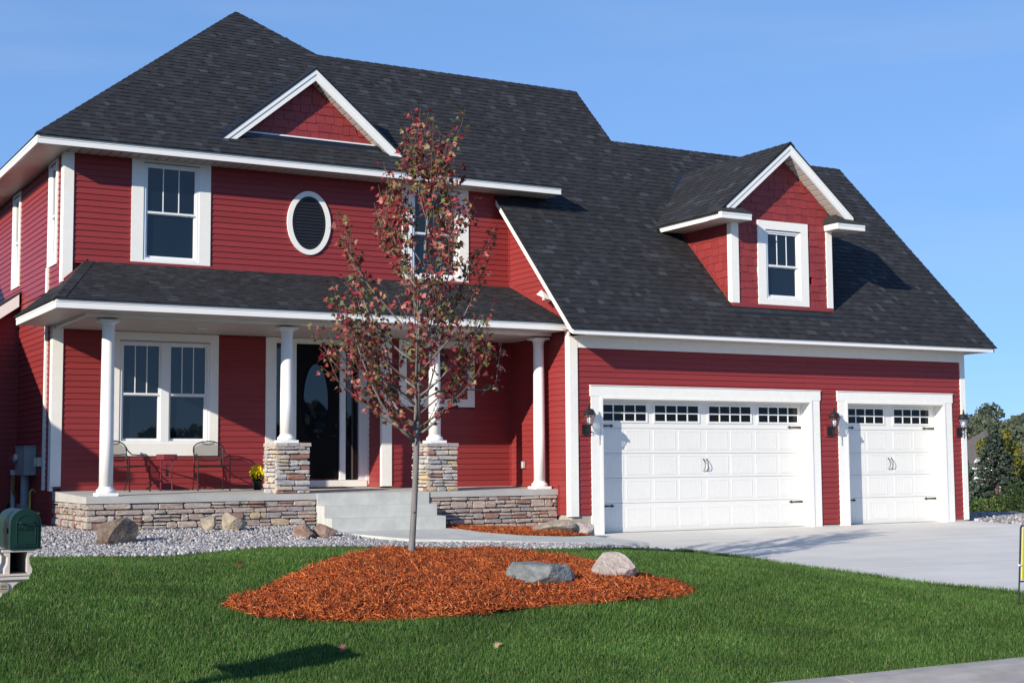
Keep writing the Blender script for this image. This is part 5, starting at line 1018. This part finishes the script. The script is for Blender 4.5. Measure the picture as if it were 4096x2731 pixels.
# bushes and tall weeds behind the gravel
for i, (px, dp, py, sx_, hz, mt, lab) in enumerate(((3925, 58, 2080, 1.05, .75, 'reedgrass', 'bright green weedy shrub at the garage corner'), (3995, 60, 2065, 1.0, .8, 'reedgrass', 'green shrub below the middle of the spruce'), (4075, 60, 2060, .8, 1.3, 'foliage', 'dark leafy shrub at the right edge of the picture'), (3890, 62, 2040, .7, .7, 'foliage', 'low dark shrub behind the weedy shrub by the garage'))):
    p = at(px, dp, py); t = empty('shrub', p); tag(t, lab, 'shrub', 'shrubs beyond the garage'); b = MB()
    for k in range(7): a = k * .9; b.tube([(0, 0, -.5), (math.cos(a) * sx_ * .4, math.sin(a) * sx_ * .4, hz * .8)], [.012, .005], 5)
    b.build('stems', 'twig', t); leafmass('foliage', t, 1700, [(-.45 * sx_, 0, hz * .45, sx_ * .6, .5, hz * .55), (.4 * sx_, .1, hz * .5, sx_ * .6, .5, hz * .6), (0, 0, hz * .75, sx_ * .45, .4, hz * .5), (.1, 0, -.1, sx_, .5, .35)], .07, mt, 20 + i)
p = at(4045, 52, 2085); boulder(p, (1.2, .6, .30), .3, 'rockslate', 'low heap of dark grey stone below the shrubs', 41)
# neighbour's house
nb = at(4000, 105, 1841); ang = math.atan2(FW[0], FW[1]); t = empty('neighbour_house', (nb[0], nb[1], -1.2), -YAW + R(8)); tag(t, 'pale neighbouring house with brown hip roofs beyond the spruce', 'house')
zz = lambda py: 1.2522 + (1841 - py) * 105 / FPX + 1.2
xx = lambda px: (px - 4000) * 105 / FPX
MB().box(xx(3862), xx(3945), -.2, 6, 0, zz(1873)).build('wall', 'stucco', t); MB().box(xx(3945), xx(4130), 1.5, 8, 0, zz(1800)).build('wall', 'stucco', t)
b = MB(); x0, x1 = xx(3855), xx(3952); b.add([(x0, -.6, zz(1869)), (x1, -.6, zz(1869)), (x1, 6.5, zz(1869)), (x0, 6.5, zz(1869)), (x0 + 1.3, 1.2, zz(1796)), (x1, 1.2, zz(1780)), (x1, 5, zz(1780)), (x0 + 1.3, 5, zz(1796))], [(0, 1, 5, 4), (1, 2, 6, 5), (2, 3, 7, 6), (3, 0, 4, 7), (4, 5, 6, 7)]); b.build('roof', 'brownroof', t)
b = MB(); x0, x1 = xx(3990), xx(4180); b.add([(x0, .6, zz(1810)), (x1, .6, zz(1830)), (x1, 9, zz(1810)), (x0, 9, zz(1810)), (xx(4040), 4, zz(1719)), (xx(4062), 4, zz(1719)), (x1, 4.5, zz(1790))], [(0, 1, 6, 5, 4), (1, 2, 6), (2, 3, 4, 5, 6), (3, 0, 4)]); b.build('roof', 'brownroof', t)
MB().box(xx(3855), xx(3952), -.66, -.6, zz(1874), zz(1866)).build('fascia', 'fascia', t)
MB().ext([(xx(3930), -.62, zz(1838)), (xx(3948), -.62, zz(1800)), (xx(3953), -.62, zz(1800)), (xx(3936), -.62, zz(1838))], (0, .1, 0)).build('gable_rake', 'fascia', t)
cxw = xx(3908); b = MB(); P = arch(cxw, .42, zz(1915) - .0, zz(1852)); b.ext([(x, -.24, z) for x, z in P], (0, .05, 0)); wd = b.build('window', 'vinyl', t)
MB().ext([(x, -.27, z) for x, z in arch(cxw, .27, zz(1905), zz(1856))], (0, .03, 0)).build('pane', 'glass', wd); MB().box(cxw - .27, cxw + .27, -.285, -.271, zz(1866), zz(1863)).build('muntin', 'vinyl', wd); MB().box(cxw - .02, cxw + .02, -.285, -.271, zz(1905), zz(1866)).build('muntin', 'vinyl', wd)
# wooded hill: a rise of ground with a mass of trees on it
q = np.random.RandomState(77); cen = []
for k in range(150):
    px = q.uniform(3780, 4500); f = q.rand(); dp = 150 + 110 * f; top = np.interp(px, [3780, 3870, 3905, 3950, 3990, 4030, 4096, 4300], [1730, 1680, 1668, 1632, 1628, 1650, 1643, 1650]) ; py = top + (1 - f) * 150 + q.uniform(4, 60)
    c_ = at(px, dp, py); s = q.uniform(1.1, 2.1) * dp / 200; cen.append((*c_, s * 1.2, s * 1.2, s))
hillo = leafmass('hill_wood', None, 52000, cen, .42, 'woodfoliage', 31); tag(hillo, 'wooded hillside of mixed green trees on the horizon', 'wood', kind='stuff')
hb = MB(); c0 = [at(px, dp, py) for px, dp, py in ((3500, 145, 1860), (4700, 145, 1860), (4700, 300, 1700), (3500, 300, 1700))]; hb.add([tuple(c) for c in c0] + [(c[0], c[1], -6) for c in c0], [(0, 1, 2, 3), (0, 4, 5, 1), (1, 5, 6, 2), (2, 6, 7, 3), (3, 7, 4, 0)]); tag(hb.build('hill', 'soil'), 'low hill carrying the wood beyond the houses', 'hill', kind='structure')
# tree belt across the street, mirrored in the windows
cen = []
for k in range(170):
    x = q.uniform(-75, 45); y = -62 - q.uniform(0, 14); h = 3.3 + 1.6 * q.rand() + 1.6 * (math.sin(x * .31) > .55) 
    for j in range(2): cen.append((x + q.normal(0, .6), y, -.6 + h * (.35 + .38 * j), 1.3, 1.2, h * .26))
tag(leafmass('street_wood', None, 42000, cen, .55, 'woodfoliage', 51), 'belt of trees across the street behind the viewer', 'wood', kind='stuff')

# house next door on the left: outside the picture, but its shade lies on the wing and the side wall
t = empty('neighbour_house', (-17.0, 4.5, 0)); tag(t, 'pale gabled house next door on the left, shading the side wall', 'house')
MB().box(-3.0, 2.6, -4.6, 6.5, -.3, 3.95).build('wall', 'stucco', t)
b = MB(); b.add([(-3.5, -4.75, 3.95), (3.0, -4.75, 3.95), (3.0, 7.0, 3.95), (-3.5, 7.0, 3.95), (-3.5, 1.2, 7.3), (3.0, 1.2, 7.3)], [(0, 1, 5, 4), (1, 2, 5), (2, 3, 4, 5), (3, 0, 4), (3, 2, 1, 0)]); b.build('roof', 'brownroof', t)
MB().box(-3.55, 3.05, -4.80, -4.75, 3.83, 4.0).build('fascia', 'fascia', t); MB().box(2.95, 3.05, -4.74, 7.0, 3.83, 3.949).build('fascia', 'fascia', t)
for wx in (-1.9, 1.2):
    w0 = MB().box(wx - .6, wx + .6, -4.66, -4.58, 1.0, 2.5).build('window', 'vinyl', t); MB().box(wx - .5, wx + .5, -4.68, -4.661, 1.1, 2.4).build('pane', 'glass', w0)
